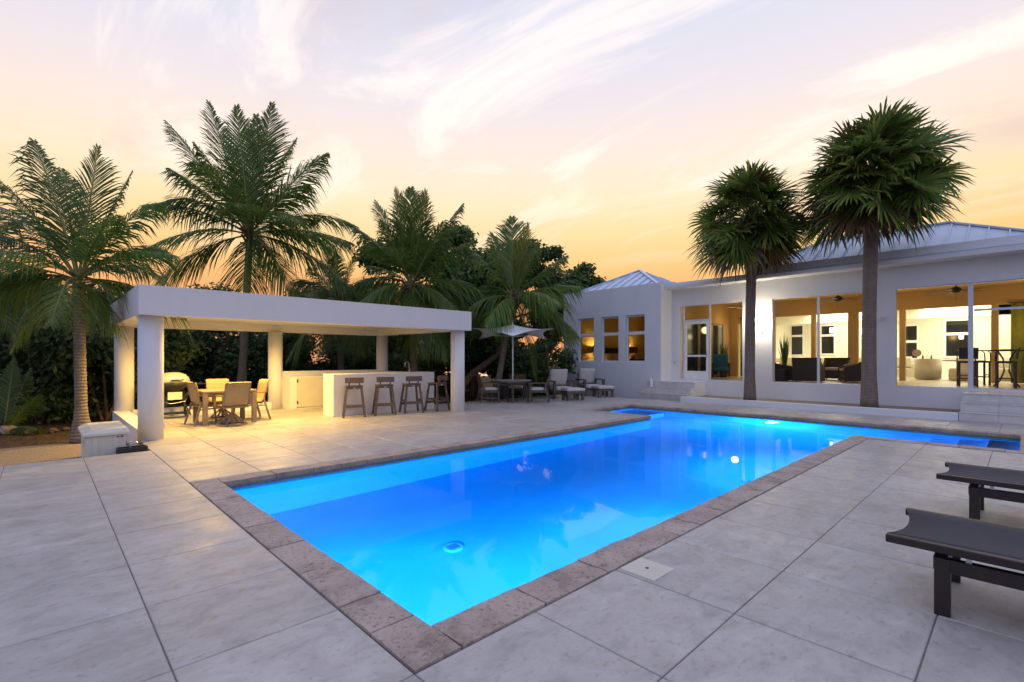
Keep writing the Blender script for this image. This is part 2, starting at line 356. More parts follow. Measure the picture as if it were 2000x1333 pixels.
# ================================================================== SETTING: ground, patio, pool
def rsub(rects, cut):
    out = []
    for a, b, c, d in rects:                      # x0,y0,x1,y1
        e, f, g, h = cut
        if e >= c or g <= a or f >= d or h <= b: out.append((a, b, c, d)); continue
        if a < e: out.append((a, b, e, d))
        if g < c: out.append((g, b, c, d))
        m0, m1 = max(a, e), min(c, g)
        if b < f: out.append((m0, b, m1, f))
        if h < d: out.append((m0, h, m1, d))
    return out
PX0, PX1, PX2 = 1.5, 11.0, 13.2
PY0, PY1, QY0, QY1 = 2.2, 6.47, .03, 8.4
POOL = [(1.24, 1.94, PX1-.3+.001, 6.74), (PX1-.3, QY0-.3, PX2+.3, QY1+.3)]
GZ = -.2
gr = [(-900, -900, 900, 900)]
for c in POOL: gr = rsub(gr, c)
m = MB()
for a, b, c, d in gr: m.add([(a,b,GZ),(c,b,GZ),(c,d,GZ),(a,d,GZ)], [(0,1,2,3)])
tag(m.build('ground', mt['soil']), kind='structure')
m = MB(); m.add([(-900,34,GZ+.006),(900,34,GZ+.006),(900,900,GZ+.006),(-900,900,GZ+.006)], [(0,1,2,3)])
seaM = Mat('canal_water'); seaM.col((.02, .04, .07)).set(.08); seaM.bump(seaM.noise(seaM.pos(), 2.5, 4), .25, .05)
tag(m.build('water', seaM.m), kind='structure')
m = MB(); m.add([(-14,9.3,GZ+.008),(1.4,9.3,GZ+.008),(1.4,12.9,GZ+.008),(-14,12.4,GZ+.008)], [(0,1,2,3)])
tag(m.build('gravel_bed', mt['gravel']), kind='structure')

# patio: slab + tiles laid on a 0.8 m grid
AREA = [(-3.56, -2.06, 1.24, 9.5), (1.24, -2.06, 8.44, 15.2), (8.44, -2.06, 15.4, 12.85)]
slab = list(AREA)
for c in POOL: slab = rsub(slab, c)
m = MB()
for a, b, c, d in slab: m.box(a, b, GZ-.1, c, d, -.007)
patio = tag(m.build('patio', mt['grout']), kind='structure')
T = .8; GX, GY = 1.24, 1.14; gap = .0035
cells = []
for i in range(-6, 19):
    for j in range(-4, 19):
        x0, y0 = GX+i*T, GY+j*T
        pcs = []
        for a, b, c, d in AREA:
            e, f, g, h = max(a, x0), max(b, y0), min(c, x0+T), min(d, y0+T)
            if g-e > .03 and h-f > .03: pcs.append((e, f, g, h))
        for c in POOL: pcs = rsub(pcs, c)
        cells += [q for q in pcs if q[2]-q[0] > .02 and q[3]-q[1] > .02]
def tilemesh(w, h):
    m = MB(); e = .004
    a, b = w/2, h/2
    vs = [(-a,-b,-.02),(a,-b,-.02),(a,b,-.02),(-a,b,-.02),(-a,-b,-e),(a,-b,-e),(a,b,-e),(-a,b,-e),(-a+e,-b+e,0),(a-e,-b+e,0),(a-e,b-e,0),(-a+e,b-e,0)]
    m.add(vs, [(0,1,5,4),(1,2,6,5),(2,3,7,6),(3,0,4,7),(4,5,9,8),(5,6,10,9),(6,7,11,10),(7,4,8,11),(8,9,10,11)])
    return m
def score(c):
    x, y, d = PIX(((c[0]+c[2])/2, (c[1]+c[3])/2, 0))
    dd = (c[0]+c[2])/2*FW[0]+(c[1]+c[3])/2*FW[1]
    if dd < .8 or x < -350 or x > 2350: return -1
    return (c[2]-c[0])*(c[3]-c[1])/dd**3
cells.sort(key=score, reverse=True)
cache = {}; rest = MB()
for k, (a, b, c, d) in enumerate(cells):
    w, h = round(c-a-2*gap, 4), round(d-b-2*gap, 4); cx, cy = (a+c)/2, (b+d)/2
    z = random.uniform(-.0008, .0008)
    if k < 300:
        if (w, h) not in cache: cache[(w, h)] = tilemesh(w, h).mesh('paving_tile', mt['tile'])
        o = bpy.data.objects.new('paving_tile', cache[(w, h)]); COL.objects.link(o); o.location = (cx, cy, z); o.parent = patio
    else:
        t_ = tilemesh(w, h); t_.xf(Matrix.Translation((cx, cy, z))); rest.add(t_.v, t_.f)
o = rest.build('far_paving_tiles', mt['tile'], patio); o['kind'] = 'stuff'

# pool
pool = thing('swimming_pool', 'blue lit swimming pool with coral stone coping in the paved patio', 'pool', (0,0,0))
OUT = [(PX0,PY0),(PX1,PY0),(PX1,QY0),(PX2,QY0),(PX2,QY1),(PX1,QY1),(PX1,PY1),(PX0,PY1)]
FZ = -1.4
m = MB(); n = len(OUT)
m.add([(x,y,FZ) for x,y in OUT], [tuple(range(n))])
for i in range(n):
    (a,b),(c,d) = OUT[i], OUT[(i+1)%n]
    m.add([(a,b,FZ),(c,d,FZ),(c,d,-.02),(a,b,-.02)], [(0,3,2,1)])
m.build('basin', mt['plaster'], pool)
m = MB()
cxm, cym = 8, 4.3
for i in range(n):
    (a,b),(c,d) = OUT[i], OUT[(i+1)%n]
    t = Vector((c-a, d-b)).normalized(); nn = Vector((-t.y, t.x))*.006
    m.add([(a+nn.x,b+nn.y,-.19),(c+nn.x,d+nn.y,-.19),(c+nn.x,d+nn.y,-.022),(a+nn.x,b+nn.y,-.022)], [(0,3,2,1)])
m.build('waterline_tiles', mt['mosaic'], pool)
m = MB(); m.add([(x,y,-.10) for x,y in OUT], [tuple(range(n))]); m.build('water_surface', mt['water'], pool)
for k in range(3):
    MB().box(PX1+.02, QY0+.01, FZ+.002, PX2-.02, QY0+.45+.42*k, -.32-.27*k-.001*k).build('pool_step', mt['plaster'], pool, bevel=.02)
MB().box(PX1+.02, QY1-1.1, FZ+.002, PX2-.02, QY1-.01, -.55).build('tanning_ledge', mt['plaster'], pool, bevel=.02)
strips = [(1.24,1.94,1.52,6.74,1), (1.52,1.94,10.7,2.22,0), (1.52,6.45,10.7,6.74,0), (10.7,6.45,11.02,8.7,1), (10.7,-.27,11.02,2.22,1),
          (13.18,-.27,13.5,8.7,1), (11.02,8.38,13.18,8.7,0), (11.02,-.27,13.18,.05,0)]
rg = random.Random(3)
for a, b, c, d, ax in strips:
    p0, p1 = (b, d) if ax else (a, c); p = p0
    while p < p1-.02:
        q = p+rg.uniform(.36, .66)
        if p1-q < .3: q = p1
        x0, y0, x1, y1 = (a, p, c, q) if ax else (p, b, q, d)
        w, h = x1-x0-.003, y1-y0-.003
        mm = MB(); e = .012; nx = 5; ny = 5
        # slightly uneven, worn block
        vs = []; fs = []
        for i in range(nx):
            for j in range(ny):
                u = -1+2*i/(nx-1); v = -1+2*j/(ny-1); edge = max(abs(u), abs(v)) == 1
                vs.append((u*w/2*(1-(.004/w*2 if edge and abs(u)==1 else 0))+rg.uniform(-.003,.003), v*h/2*(1-(.004/h*2 if edge and abs(v)==1 else 0))+rg.uniform(-.003,.003), (.007 if edge else .012)+rg.uniform(-.003,.003)))
        I = lambda i, j: i*ny+j
        for i in range(nx-1):
            for j in range(ny-1): fs.append((I(i,j), I(i+1,j), I(i+1,j+1), I(i,j+1)))
        ring = [I(i,0) for i in range(nx)]+[I(nx-1,j) for j in range(1,ny)]+[I(i,ny-1) for i in range(nx-2,-1,-1)]+[I(0,j) for j in range(ny-2,0,-1)]
        lo = len(vs)
        for k in ring: vs.append((vs[k][0]*1.0, vs[k][1]*1.0, -.05))
        for k in range(len(ring)): fs.append((ring[k], lo+k, lo+(k+1)%len(ring), ring[(k+1)%len(ring)]))
        mm.add(vs, fs); o = mm.build('coping_stone', mt['coral'], pool); o.location = ((x0+x1)/2, (y0+y1)/2, rg.uniform(-.002, .003))
        p = q
def drain(x, y):
    m = MB(); m.lathe([(.105,0),(.105,.02),(.09,.03),(0,.03)], (0,0,0), 24); o = m.build('drain', mt['white'], pool); o.location = (x, y, FZ)
    m = MB()
    for k in range(6): m.box(-.062+k*.022, -.055, .031, -.054+k*.022, .055, .033)
    g_ = m.build('drain_slots', mt['navy'], o)
drain(3.2, 4.25); drain(7.7, 2.85)
POOLBLUE = (.005, .33, 1.0)
def poolamp(loc, nrm, power):
    m = MB(); m.lathe([(.12,0),(.12,.02),(.0,.03)], (0,0,0), 20); o = m.build('pool_lamp', mt['poolglow'], pool)
    o.location = loc; o.rotation_euler = Vector(nrm).to_track_quat('Z','Y').to_euler()
    lamp('pool_light', 'POINT', Vector(loc)+Vector(nrm)*.22, power, POOLBLUE, .10, parent=pool)
poolamp((PX0+.008, 3.35, -.62), (1,0,0), 560)
poolamp((PX2-.008, 4.34, -.45), (-1,0,0), 560)
poolamp((4.6, PY0+.008, -.6), (0,1,0), 260); poolamp((8.4, PY0+.008, -.6), (0,1,0), 330)  # two lamps added on the hidden long wall to brighten the basin

poolamp((PX1+.008, 1.25, -.235), (1,0,0), 45); poolamp((PX1+.008, 7.5, -.235), (1,0,0), 45)  # two weak lamps added out of view to brighten steps and ledge

# skimmer lid on the paving
o = MB().box(2.87,1.66,-.004,3.13,1.92,.010).build('skimmer_lid', mt['cream'], None, bevel=.004)
tag(o, 'square cream skimmer lid set in the paving beside the coping', 'lid')
m = MB().lathe([(.012,0),(.012,.003),(0,.003)], (3.0,1.79,.010), 12); m.build('finger_hole', mt['black'], o)
m = MB()
for i in range(9):
    for j in range(9): m.add([(2.885+i*.0272,1.685+j*.0272,.0105),(2.895+i*.0272,1.675+j*.0272,.013),(2.905+i*.0272,1.685+j*.0272,.0105),(2.895+i*.0272,1.695+j*.0272,.0105)], [(0,1,2,3)])
m.build('tread_pattern', mt['cream'], o)

# planter kerb and gravel strip in front of the house
o = MB().box(15.35,1.06,-.19,15.52,7.92,.175).build('planter_kerb', mt['stucco'], None, bevel=.012); tag(o, 'low white kerb along the planted strip below the porch', 'kerb')
m = MB(); m.add([(15.53,.9,.11),(17.29,.9,.11),(17.29,7.89,.11),(15.53,7.89,.11)], [(0,1,2,3)]); tag(m.build('planter_gravel', mt['gravel']), kind='structure')

# ================================================================== PAVILION
pav = thing('pool_pavilion', 'white flat roofed open pavilion with square columns beside the pool', 'pavilion', (0,0,0))
for x, y in [(1.41,10.78),(8.23,10.74),(1.43,14.88),(4.85,14.88),(8.24,14.88)]:
    MB().lathe([(.19,-.19),(.19,2.205)], (x,y,0), 40).build('column', mt['stucco'], pav, True)
m = MB(); xa, xb, ya, yb = 1.19, 8.44, 10.4, 15.2
m.box(xa,ya,2.2,xb,ya+.36,2.71).box(xa,yb-.36,2.2,xb,yb,2.71).box(xa,ya+.36,2.2,xa+.36,yb-.36,2.71).box(xb-.36,ya+.36,2.2,xb,yb-.36,2.71)
rf = m.build('roof', mt['stucco'], pav)
MB().box(xa+.36,ya+.36,2.40,xb-.36,yb-.36,2.69).build('ceiling', mt['stucco'], rf)
MB().box(1.21,10.78,-.19,1.50,14.88,.2).build('low_wall', mt['stucco'], pav, bevel=.012)
MB().box(1.502,14.76,-.19,4.85,15.02,.199).build('low_wall', mt['stucco'], pav, bevel=.012)
MB().box(4.852,14.8,-.19,8.24,15.05,1.07).build('back_wall', mt['stucco'], pav, bevel=.012)
MB().box(1.595,10.74,.18,1.612,10.82,.30).build('outlet_cover', mt['white'], pav)
for x, y in [(2.5,11.57),(4.0,11.57),(2.5,12.9),(4.0,12.9)]:
    m = MB().lathe([(.075,0),(.075,.012),(0,.012)], (x,y,2.385), 18); o = m.build('downlight', mt['downglow'], pav)
    lamp('downlight_lamp', 'SPOT', (x,y,2.36), 300, (1,.60,.14), .06, (0,0,0), 165, pav)
# bar
bar = thing('bar_counter', 'long white plastered bar counter under the pavilion roof', 'counter', (0,0,0))
MB().box(5.2,11.8,-.004,8.2,12.4,1.05).build('bar_front', mt['stucco'], bar, bevel=.012)
MB().box(7.62,12.41,-.004,8.2,14.78,1.03).build('side_counter', mt['stucco'], bar, bevel=.012)
bc = thing('back_counter', 'white built in counter with cabinet door against the pavilion back wall', 'counter', (0,0,0))
MB().box(5.05,14.25,-.004,7.6,14.79,.93).build('cabinet_body', mt['stucco'], bc, bevel=.01)
dr = MB().box(5.2,14.225,.06,6.05,14.248,.90).build('cabinet_door', mt['cream'], bc, bevel=.004)
for z in (.16, .76): MB().box(5.215,14.212,z,5.25,14.2245,z+.08).build('hinge', mt['black'], dr)
fa = thing('kitchen_faucet', 'tall curved chrome faucet standing on the side counter', 'faucet', (7.95,12.75,1.03))
MB().tube([(0,0,0),(0,0,.22)]+[(-.07+.07*math.cos(q),0,.22+.09*math.sin(q)) for q in [math.pi*i/8 for i in range(1,9)]]+[(-.14,0,.16)], .013, 8).build('spout', mt['steel'], fa, True)
MB().lathe([(.03,0),(.03,.03),(.015,.04),(.015,.06)], (0,0,0), 12).build('base', mt['steel'], fa, True)
MB().bar((.015,0,.07),(.07,0,.10),.012).build('lever', mt['steel'], fa)

# ================================================================== HOUSE
house = thing('white_house', 'long white stucco house with metal roof and lit screened porch', 'house', (0,0,0))
def wallholes(axis, at, th, u0, u1, z0, z1, holes):
    # wall in plane x=at (axis 'x', u=y) or y=at (axis 'y', u=x), thickness th to the positive side
    us = sorted({u0, u1, *[h[0] for h in holes], *[h[1] for h in holes]}); zs = sorted({z0, z1, *[h[2] for h in holes], *[h[3] for h in holes]})
    us = [u for u in us if u0 <= u <= u1]; zs = [z for z in zs if z0 <= z <= z1]
    full = {}
    for i in range(len(us)-1):
        for j in range(len(zs)-1):
            cu, cz = (us[i]+us[i+1])/2, (zs[j]+zs[j+1])/2
            full[i, j] = not any(h[0] < cu < h[1] and h[2] < cz < h[3] for h in holes)
    m = MB()
    def V(u, t, z): return (at+t, u, z) if axis == 'x' else (u, at+t, z)
    for (i, j), on in full.items():
        if not on: continue
        a, b, c, d = us[i], us[i+1], zs[j], zs[j+1]
        m.add([V(a,0,c),V(b,0,c),V(b,0,d),V(a,0,d)], [(0,1,2,3)]); m.add([V(a,th,c),V(b,th,c),V(b,th,d),V(a,th,d)], [(3,2,1,0)])
        if not full.get((i-1,j)): m.add([V(a,0,c),V(a,th,c),V(a,th,d),V(a,0,d)], [(0,1,2,3)])
        if not full.get((i+1,j)): m.add([V(b,0,c),V(b,th,c),V(b,th,d),V(b,0,d)], [(0,1,2,3)])
        if not full.get((i,j-1)): m.add([V(a,0,c),V(b,0,c),V(b,th,c),V(a,th,c)], [(0,1,2,3)])
        if not full.get((i,j+1)): m.add([V(a,0,d),V(b,0,d),V(b,th,d),V(a,th,d)], [(0,1,2,3)])
    return m
FX, BX = 17.3, 16.5
FL = .63
YR = -4.5
ops = [(6.67,8.96,.66,3.40),(3.2,5.72,.66,3.40),(-3.2,2.5,.66,3.40)]
wallholes('x', FX, .25, YR, 9.28, -.19, 4.30, ops).build('front_wall', mt['stucco'], house)
BW = [(12.32,13.15),(11.12,11.95),(9.95,10.79)]
wallholes('x', BX, .25, 9.28, 13.95, -.19, 4.25, [(a,b,1.30,3.12) for a,b in BW]).build('bedroom_wall', mt['stucco'], house)
MB().box(BX+.251,9.28,-.19,FX-.001,9.50,4.25).build('return_wall', mt['stucco'], house)
MB().box(BX+.251,13.70,-.19,23.0,13.95,4.25).build('side_wall', mt['stucco'], house)
MB().box(FX-.05,YR,4.25,FX+.3,6.3,4.47).build('roof_fascia', mt['stucco'], house, bevel=.01)
MB().box(BX+.26,YR,4.02,31,13.69,4.12).build('roof_deck', mt['stucco'], house)
# metal roofs
def hip(name, x0, x1, y0, y1, ze, zr, seam=.45):
    hx = (x1-x0)/2; xm = (x0+x1)/2; r0, r1 = y0+hx, y1-hx
    if r0 > r1: r0 = r1 = (y0+y1)/2
    m = MB(); A,B,C,D = (x0,y0,ze),(x1,y0,ze),(x1,y1,ze),(x0,y1,ze); E,F = (xm,r0,zr),(xm,r1,zr)
    if r0 == r1: m.add([A,B,C,D,E], [(0,1,4),(1,2,4),(2,3,4),(3,0,4)])
    else: m.add([A,B,C,D,E,F], [(0,1,4),(1,2,5,4),(2,3,5),(3,0,4,5)])
    rf = m.build(name, mt['roofmetal'], house)
    def zat(x, y): return ze+(zr-ze)*min((x-x0)/hx, (y-y0)/(r0-y0+1e-6), (y1-y)/(y1-r1+1e-6))
    y = y0+seam/2
    while y < y1:
        run = hx*min(1, (y-y0)/(r0-y0), (y1-y)/(y1-r1))
        MB().bar((x0,y,ze+.02),(x0+run,y,ze+(zr-ze)*run/hx+.02),.03,.06).build('standing_seam', mt['roofmetal'], rf)
        y += seam
    x = x0+seam/2
    while x < x1:
        u = min(x-x0, x1-x)/hx
        MB().bar((x,y1,ze+.02),(x,y1-(y1-r1)*u,ze+(zr-ze)*u+.02),.03,.06).build('standing_seam', mt['roofmetal'], rf)
        MB().bar((x,y0,ze+.02),(x,y0+(r0-y0)*u,ze+(zr-ze)*u+.02),.03,.06).build('standing_seam', mt['roofmetal'], rf)
        x += seam
    for a, b in ((D,F),(A,E)): MB().bar(Vector(a)+Vector((0,0,.03)),Vector(b)+Vector((0,0,.03)),.12,.05).build('hip_cap', mt['roofmetal'], rf)
    if r0 != r1: MB().bar(Vector(E)+Vector((0,0,.03)),Vector(F)+Vector((0,0,.03)),.14,.05).build('ridge_cap', mt['roofmetal'], rf)
    return rf
hip('main_roof', 17.5, 21.2, -.35, 6.6, 4.46, 5.43, .40)
hip('bedroom_roof', 16.75, 21.0, 9.5, 13.75, 4.20, 5.27, .42)
MB().box(17.16,5.02,4.30,17.32,5.24,4.46).build('scupper', mt['alu'], house)
# bedroom windows
for a, b in BW:
    w = MB(); x = BX+.10
    w.box(x,a,1.30,x+.07,a+.06,3.12).box(x,b-.06,1.30,x+.07,b,3.12).box(x,a+.06,3.05,x+.07,b-.06,3.12).box(x,a+.06,1.30,x+.07,b-.06,1.35).box(x-.01,a+.06,2.36,x+.07,b-.06,2.48)
    wo = w.build('window', mt['white'], house)
    MB().box(x+.03,a+.06,1.35,x+.035,b-.06,2.36).build('pane', mt['glass'], wo)
    MB().box(x+.03,a+.06,2.48,x+.035,b-.06,3.05).build('pane', mt['glass'], wo)
# porch shell and living room
def part(name, mat, *b, parent=house): return MB().box(*b).build(name, mat, parent)
part('floor', mt['stone_floor'], FX+.251, YR, .45, 30.5, 9.27, FL)
part('floor', mt['stone_floor'], BX+.251, 9.51, .45, 22.99, 13.69, FL)
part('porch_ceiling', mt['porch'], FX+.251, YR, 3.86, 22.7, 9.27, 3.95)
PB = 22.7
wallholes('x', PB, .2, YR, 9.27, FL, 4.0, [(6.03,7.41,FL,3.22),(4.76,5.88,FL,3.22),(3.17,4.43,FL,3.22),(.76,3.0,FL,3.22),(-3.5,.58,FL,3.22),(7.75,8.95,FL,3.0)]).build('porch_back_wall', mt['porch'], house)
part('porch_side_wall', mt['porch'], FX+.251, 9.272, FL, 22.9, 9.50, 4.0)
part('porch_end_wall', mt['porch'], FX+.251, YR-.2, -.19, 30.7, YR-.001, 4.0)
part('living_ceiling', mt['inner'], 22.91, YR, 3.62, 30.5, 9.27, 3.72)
part('living_side_wall', mt['inner'], 22.91, 9.05, FL, 30.5, 9.26, 3.61)
bk = part('living_back_wall', mt['inner'], 30.5, YR, FL, 30.7, 9.27, 4.0)
for (xa, ya, xb, yb, yt) in [(1545,637,1568,693,657),(1605,637,1629,691,656),(1757,637,1791,724,668),(1848,626,1895,696,653)]:
    p0 = ONX(xa, yb, 30.5); p1 = ONX(xb, ya, 30.5); zt = ONX(xa, yt, 30.5).z
    y0, y1, z0, z1 = p1.y, p0.y, p0.z, p1.z
    f_ = MB().box(30.44,y0-.1,z0-.08,30.495,y0,z1+.1).box(30.44,y1,z0-.08,30.495,y1+.1,z1+.1).box(30.44,y0,z1,30.495,y1,z1+.1).box(30.44,y0,z0-.08,30.495,y1,z0).box(30.44,y0,zt-.06,30.495,y1,zt+.06).build('inner_window', mt['white'], house)
    MB().box(30.47,y0,z0,30.492,y1,zt-.06).build('pane', mt['darkglass'], f_); MB().box(30.47,y0,zt+.06,30.492,y1,z1).build('pane', mt['darkglass'], f_)
# wall piers inside the living room
for y0, y1 in ((4.35,4.75),(.2,.7)): part('interior_pier', mt['inner'], 27.2, y0, FL, 27.6, y1, 3.61)
part('bulkhead', mt['inner'], 27.2, YR, 3.15, 27.6, 9.04, 3.61)
for k in range(3):
    x0 = 18.3+k*1.2; d_ = MB().box(x0,9.225,FL,x0+.08,9.27,2.95).box(x0+1.08,9.225,FL,x0+1.16,9.27,2.95).box(x0+.08,9.225,2.87,x0+1.08,9.27,2.95).box(x0+.08,9.225,FL,x0+1.08,9.27,FL+.10).build('porch_glass_door', mt['taupe'], house)
    MB().box(x0+.08,9.245,FL+.10,x0+1.08,9.255,2.87).build('pane', mt['darkglass'], d_)
# bedroom
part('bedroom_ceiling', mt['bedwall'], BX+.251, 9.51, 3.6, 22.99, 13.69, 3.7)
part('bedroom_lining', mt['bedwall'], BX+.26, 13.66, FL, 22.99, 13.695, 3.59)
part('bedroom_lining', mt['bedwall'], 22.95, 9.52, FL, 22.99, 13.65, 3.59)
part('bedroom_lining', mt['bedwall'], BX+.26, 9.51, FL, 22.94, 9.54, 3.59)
# porch frame: mullions and the screen doors
def fr(name, y, w, z0=.66, z1=3.40): return MB().box(FX+.06, y-w/2, z0, FX+.11, y+w/2, z1).build(name, mt['alu'], house)
fr('mullion', 8.82, .05); fr('mullion', 7.83, .06); fr('mullion', 4.41, .07); fr('mullion', .96, .10)
def sdoor(y0, y1, zt, name='screen_door'):
    d = MB(); x = FX+.05
    d.box(x,y0,.68,x+.045,y0+.09,zt).box(x,y1-.09,.68,x+.045,y1,zt).box(x,y0+.09,zt-.10,x+.045,y1-.09,zt).box(x,y0+.09,1.50,x+.045,y1-.09,1.57).box(x,y0+.09,.68,x+.045,y1-.09,.98)
    o = d.build(name, mt['white'], house)
    MB().box(x+.02,y0+.09,.98,x+.022,y1-.09,zt-.10).build('screen', mt['screen'], o)
    MB().bar((x-.03,y0+.05,1.5),(x-.03,y0+.05,1.72),.02).build('door_handle', mt['steel'], o)
    return o
sdoor(7.87, 8.79, 2.80); MB().box(FX+.06,7.86,2.81,FX+.11,8.80,2.87).build('door_header', mt['alu'], house)
MB().box(FX+.06,-.4,2.66,FX+.11,.90,2.72).build('door_header', mt['alu'], house)
for a, b in [(6.67,7.80),(3.2,4.37),(4.45,5.72),(1.02,2.5),(-.4,.90)]: MB().box(FX+.082,a,.67,FX+.084,b,3.39).build('insect_screen', mt['screen'], house)
for a, b in ((6.67,8.96),(3.2,5.72),(-3.2,2.5)):
    MB().box(FX+.04,a,.655,FX+.13,b,.68).build('sill_rail', mt['alu'], house); MB().box(FX+.04,a,3.375,FX+.13,b,3.398).build('head_rail', mt['alu'], house)
# steps
o = thing('entrance_steps', 'low tiled steps up to the white screen door', 'steps', (0,0,0))
def stepset(o, y0, y1, xs, xend):
    for k, x in enumerate(xs):
        zt = .2*(k+1); xe = xend[k]
        MB().box(x, y0+.002*k, -.19, xe, y1-.002*k, zt-.02).build('step_block', mt['stucco'], o)
        nseg = max(2, round((y1-y0)/.6))
        for c in range(nseg):
            a = y0+(y1-y0)*c/nseg; b = y0+(y1-y0)*(c+1)/nseg
            MB().box(x-.022, a+.003, zt-.018, (xs[k+1]-.002 if k+1 < len(xs) else xe-.003), b-.003, zt).build('tread_tile', mt['steptile'], o)
            MB().box(x-.011, a+.003, zt-.195, x-.001, b-.003, zt-.022).build('riser_tile', mt['steptile'], o)
stepset(o, 7.93, 9.80, [15.85, 16.13, 16.41], [16.128, 16.408, 16.49])
MB().box(16.495, 7.93, -.19, FX-.003, 9.275, .60).build('landing', mt['stucco'], o)
o = thing('entrance_steps', 'broad grey tiled steps at the right edge leading into the porch', 'steps', (0,0,0))
stepset(o, -2.2, 1.05, [15.36, 15.76, 16.16], [15.758, 16.158, FX-.004])
# wall sconce, flood light, wall tap
o = thing('wall_sconce', 'brightly glowing white wall lamp on the pier between porch openings', 'lamp', (FX, 6.02, 2.62))
MB().lathe([(.02,-.16),(.06,-.13),(.13,.0),(.15,.12),(.14,.13),(0,.13)], (-.16,0,0), 18).build('glass_bowl', mt['sconceglow'], o, True)
MB().lathe([(.0,-.24),(.02,-.22),(.03,-.17),(.02,-.16)], (-.16,0,0), 12).build('finial', mt['alu'], o, True)
MB().bar((-.16,0,-.17),(-.001,0,-.17),.03).build('bracket', mt['alu'], o)
lamp('sconce_light', 'POINT', (-.42,0,.05), 50, (1,.86,.62), .03, parent=o)
o = thing('flood_light', 'small unlit twin flood light high on the white wall by the large palm', 'lamp', (FX, 2.76, 2.62))
MB().lathe([(.06,0),(.06,.03),(0,.03)], (0,0,0), 14).xf(Matrix.Rotation(R_(-90),4,'Y')).build('mount', mt['white'], o)
for s_ in (-1, 1):
    m = MB().lathe([(.025,0),(.03,.05),(.06,.13),(.05,.135),(0,.12)], (0,0,0), 14); m.xf(Matrix.Translation((-.05,.05*s_,0)) @ Matrix.Rotation(R_(-s_*40),4,'X') @ Matrix.Rotation(R_(-115),4,'Y')); m.build('lamp_head', mt['white'], o, True)
o = thing('garden_tap', 'small brass garden tap on the white wall left of the screen door', 'tap', (FX, 9.13, 1.28))
MB().bar((0,0,0),(-.09,0,0),.025).bar((-.09,0,.01),(-.11,0,-.05),.022).bar((-.05,-.03,.03),(-.05,.03,.03),.015).build('tap_body', mt['steel'], o)
o = MB().lathe([(.06,0),(.065,.02),(.055,.22),(.03,.26),(.03,.30),(0,.30)], (16.3,9.55,.402), 14).build('white_bottle', mt['white'], None, True); tag(o, 'small white container standing on the steps against the bedroom wall', 'container')
# lights without fittings, added to bring porch and living room to brightness
for y in (8.6, 6.0, 2.95, 0, -2.6): lamp('porch_fill_light', 'POINT', (21.5, y, 2.7), 22, (1,.66,.26), .15, parent=house)
for y in (6.0, 1.8, -2.2):
    lamp('living_fill_light', 'AREA', (26.4, y, 3.60), 190, (1,.92,.68), (2.4,2.4), (0,0,0), parent=house)
    lamp('living_fill_light', 'AREA', (29.0, y, 3.60), 110, (1,.92,.68), (1.6,1.6), (0,0,0), parent=house)

# ================================================================== FURNITURE
# ---- bar stools
def bar_stool(loc, rz, label):
    o = thing('bar_stool', label, 'bar stool', loc, rz, 'brown stools along the bar')
    MB().box(-.21,-.18,.745,.21,.19,.775).build('seat', mt['wood'], o, bevel=.006)
    for sx in (-1,1):
        for sy in (-1,1): MB().bar((sx*.255,sy*.225-.0,0),(sx*.17,sy*.14,.745),.05,.04).build('leg', mt['wood'], o)
    b = MB().box(-.22,-.215,.84,.22,-.19,.975).build('back_plank', mt['wood'], o, bevel=.006)
    for sx in (-1,1): MB().bar((sx*.12,-.165,.77),(sx*.12,-.20,.86),.035,.025).build('back_support', mt['wood'], b)
    MB().box(-.19,-.165,.69,.19,-.14,.744).build('apron', mt['wood'], o); MB().box(-.19,.13,.69,.19,.155,.744).build('apron', mt['wood'], o)
    MB().box(-.225,-.215,.245,.225,-.185,.31).build('foot_rail', mt['wood'], o); MB().box(-.225,.185,.20,.225,.215,.265).build('foot_rail', mt['wood'], o)
    for sx in (-1,1): MB().box(sx*.22-.015,-.19,.30,sx*.22+.015,.19,.36).build('side_rail', mt['wood'], o)
    MB().box(-.03,-.170,.70,.03,-.166,.73).build('maker_plate', mt['steel'], o)
    return o
for (x, y, r, lb) in [(5.60,11.50,-24,'brown bar stool at the left end of the white bar'),(6.37,11.40,-20,'brown bar stool second from the left end of the bar'),
                      (7.16,11.36,-14,'brown bar stool third from the left, before the chrome faucet'),(7.95,11.30,14,'brown bar stool nearest the right front column, turned aside')]:
    bar_stool((x,y,0), R_(r), lb)
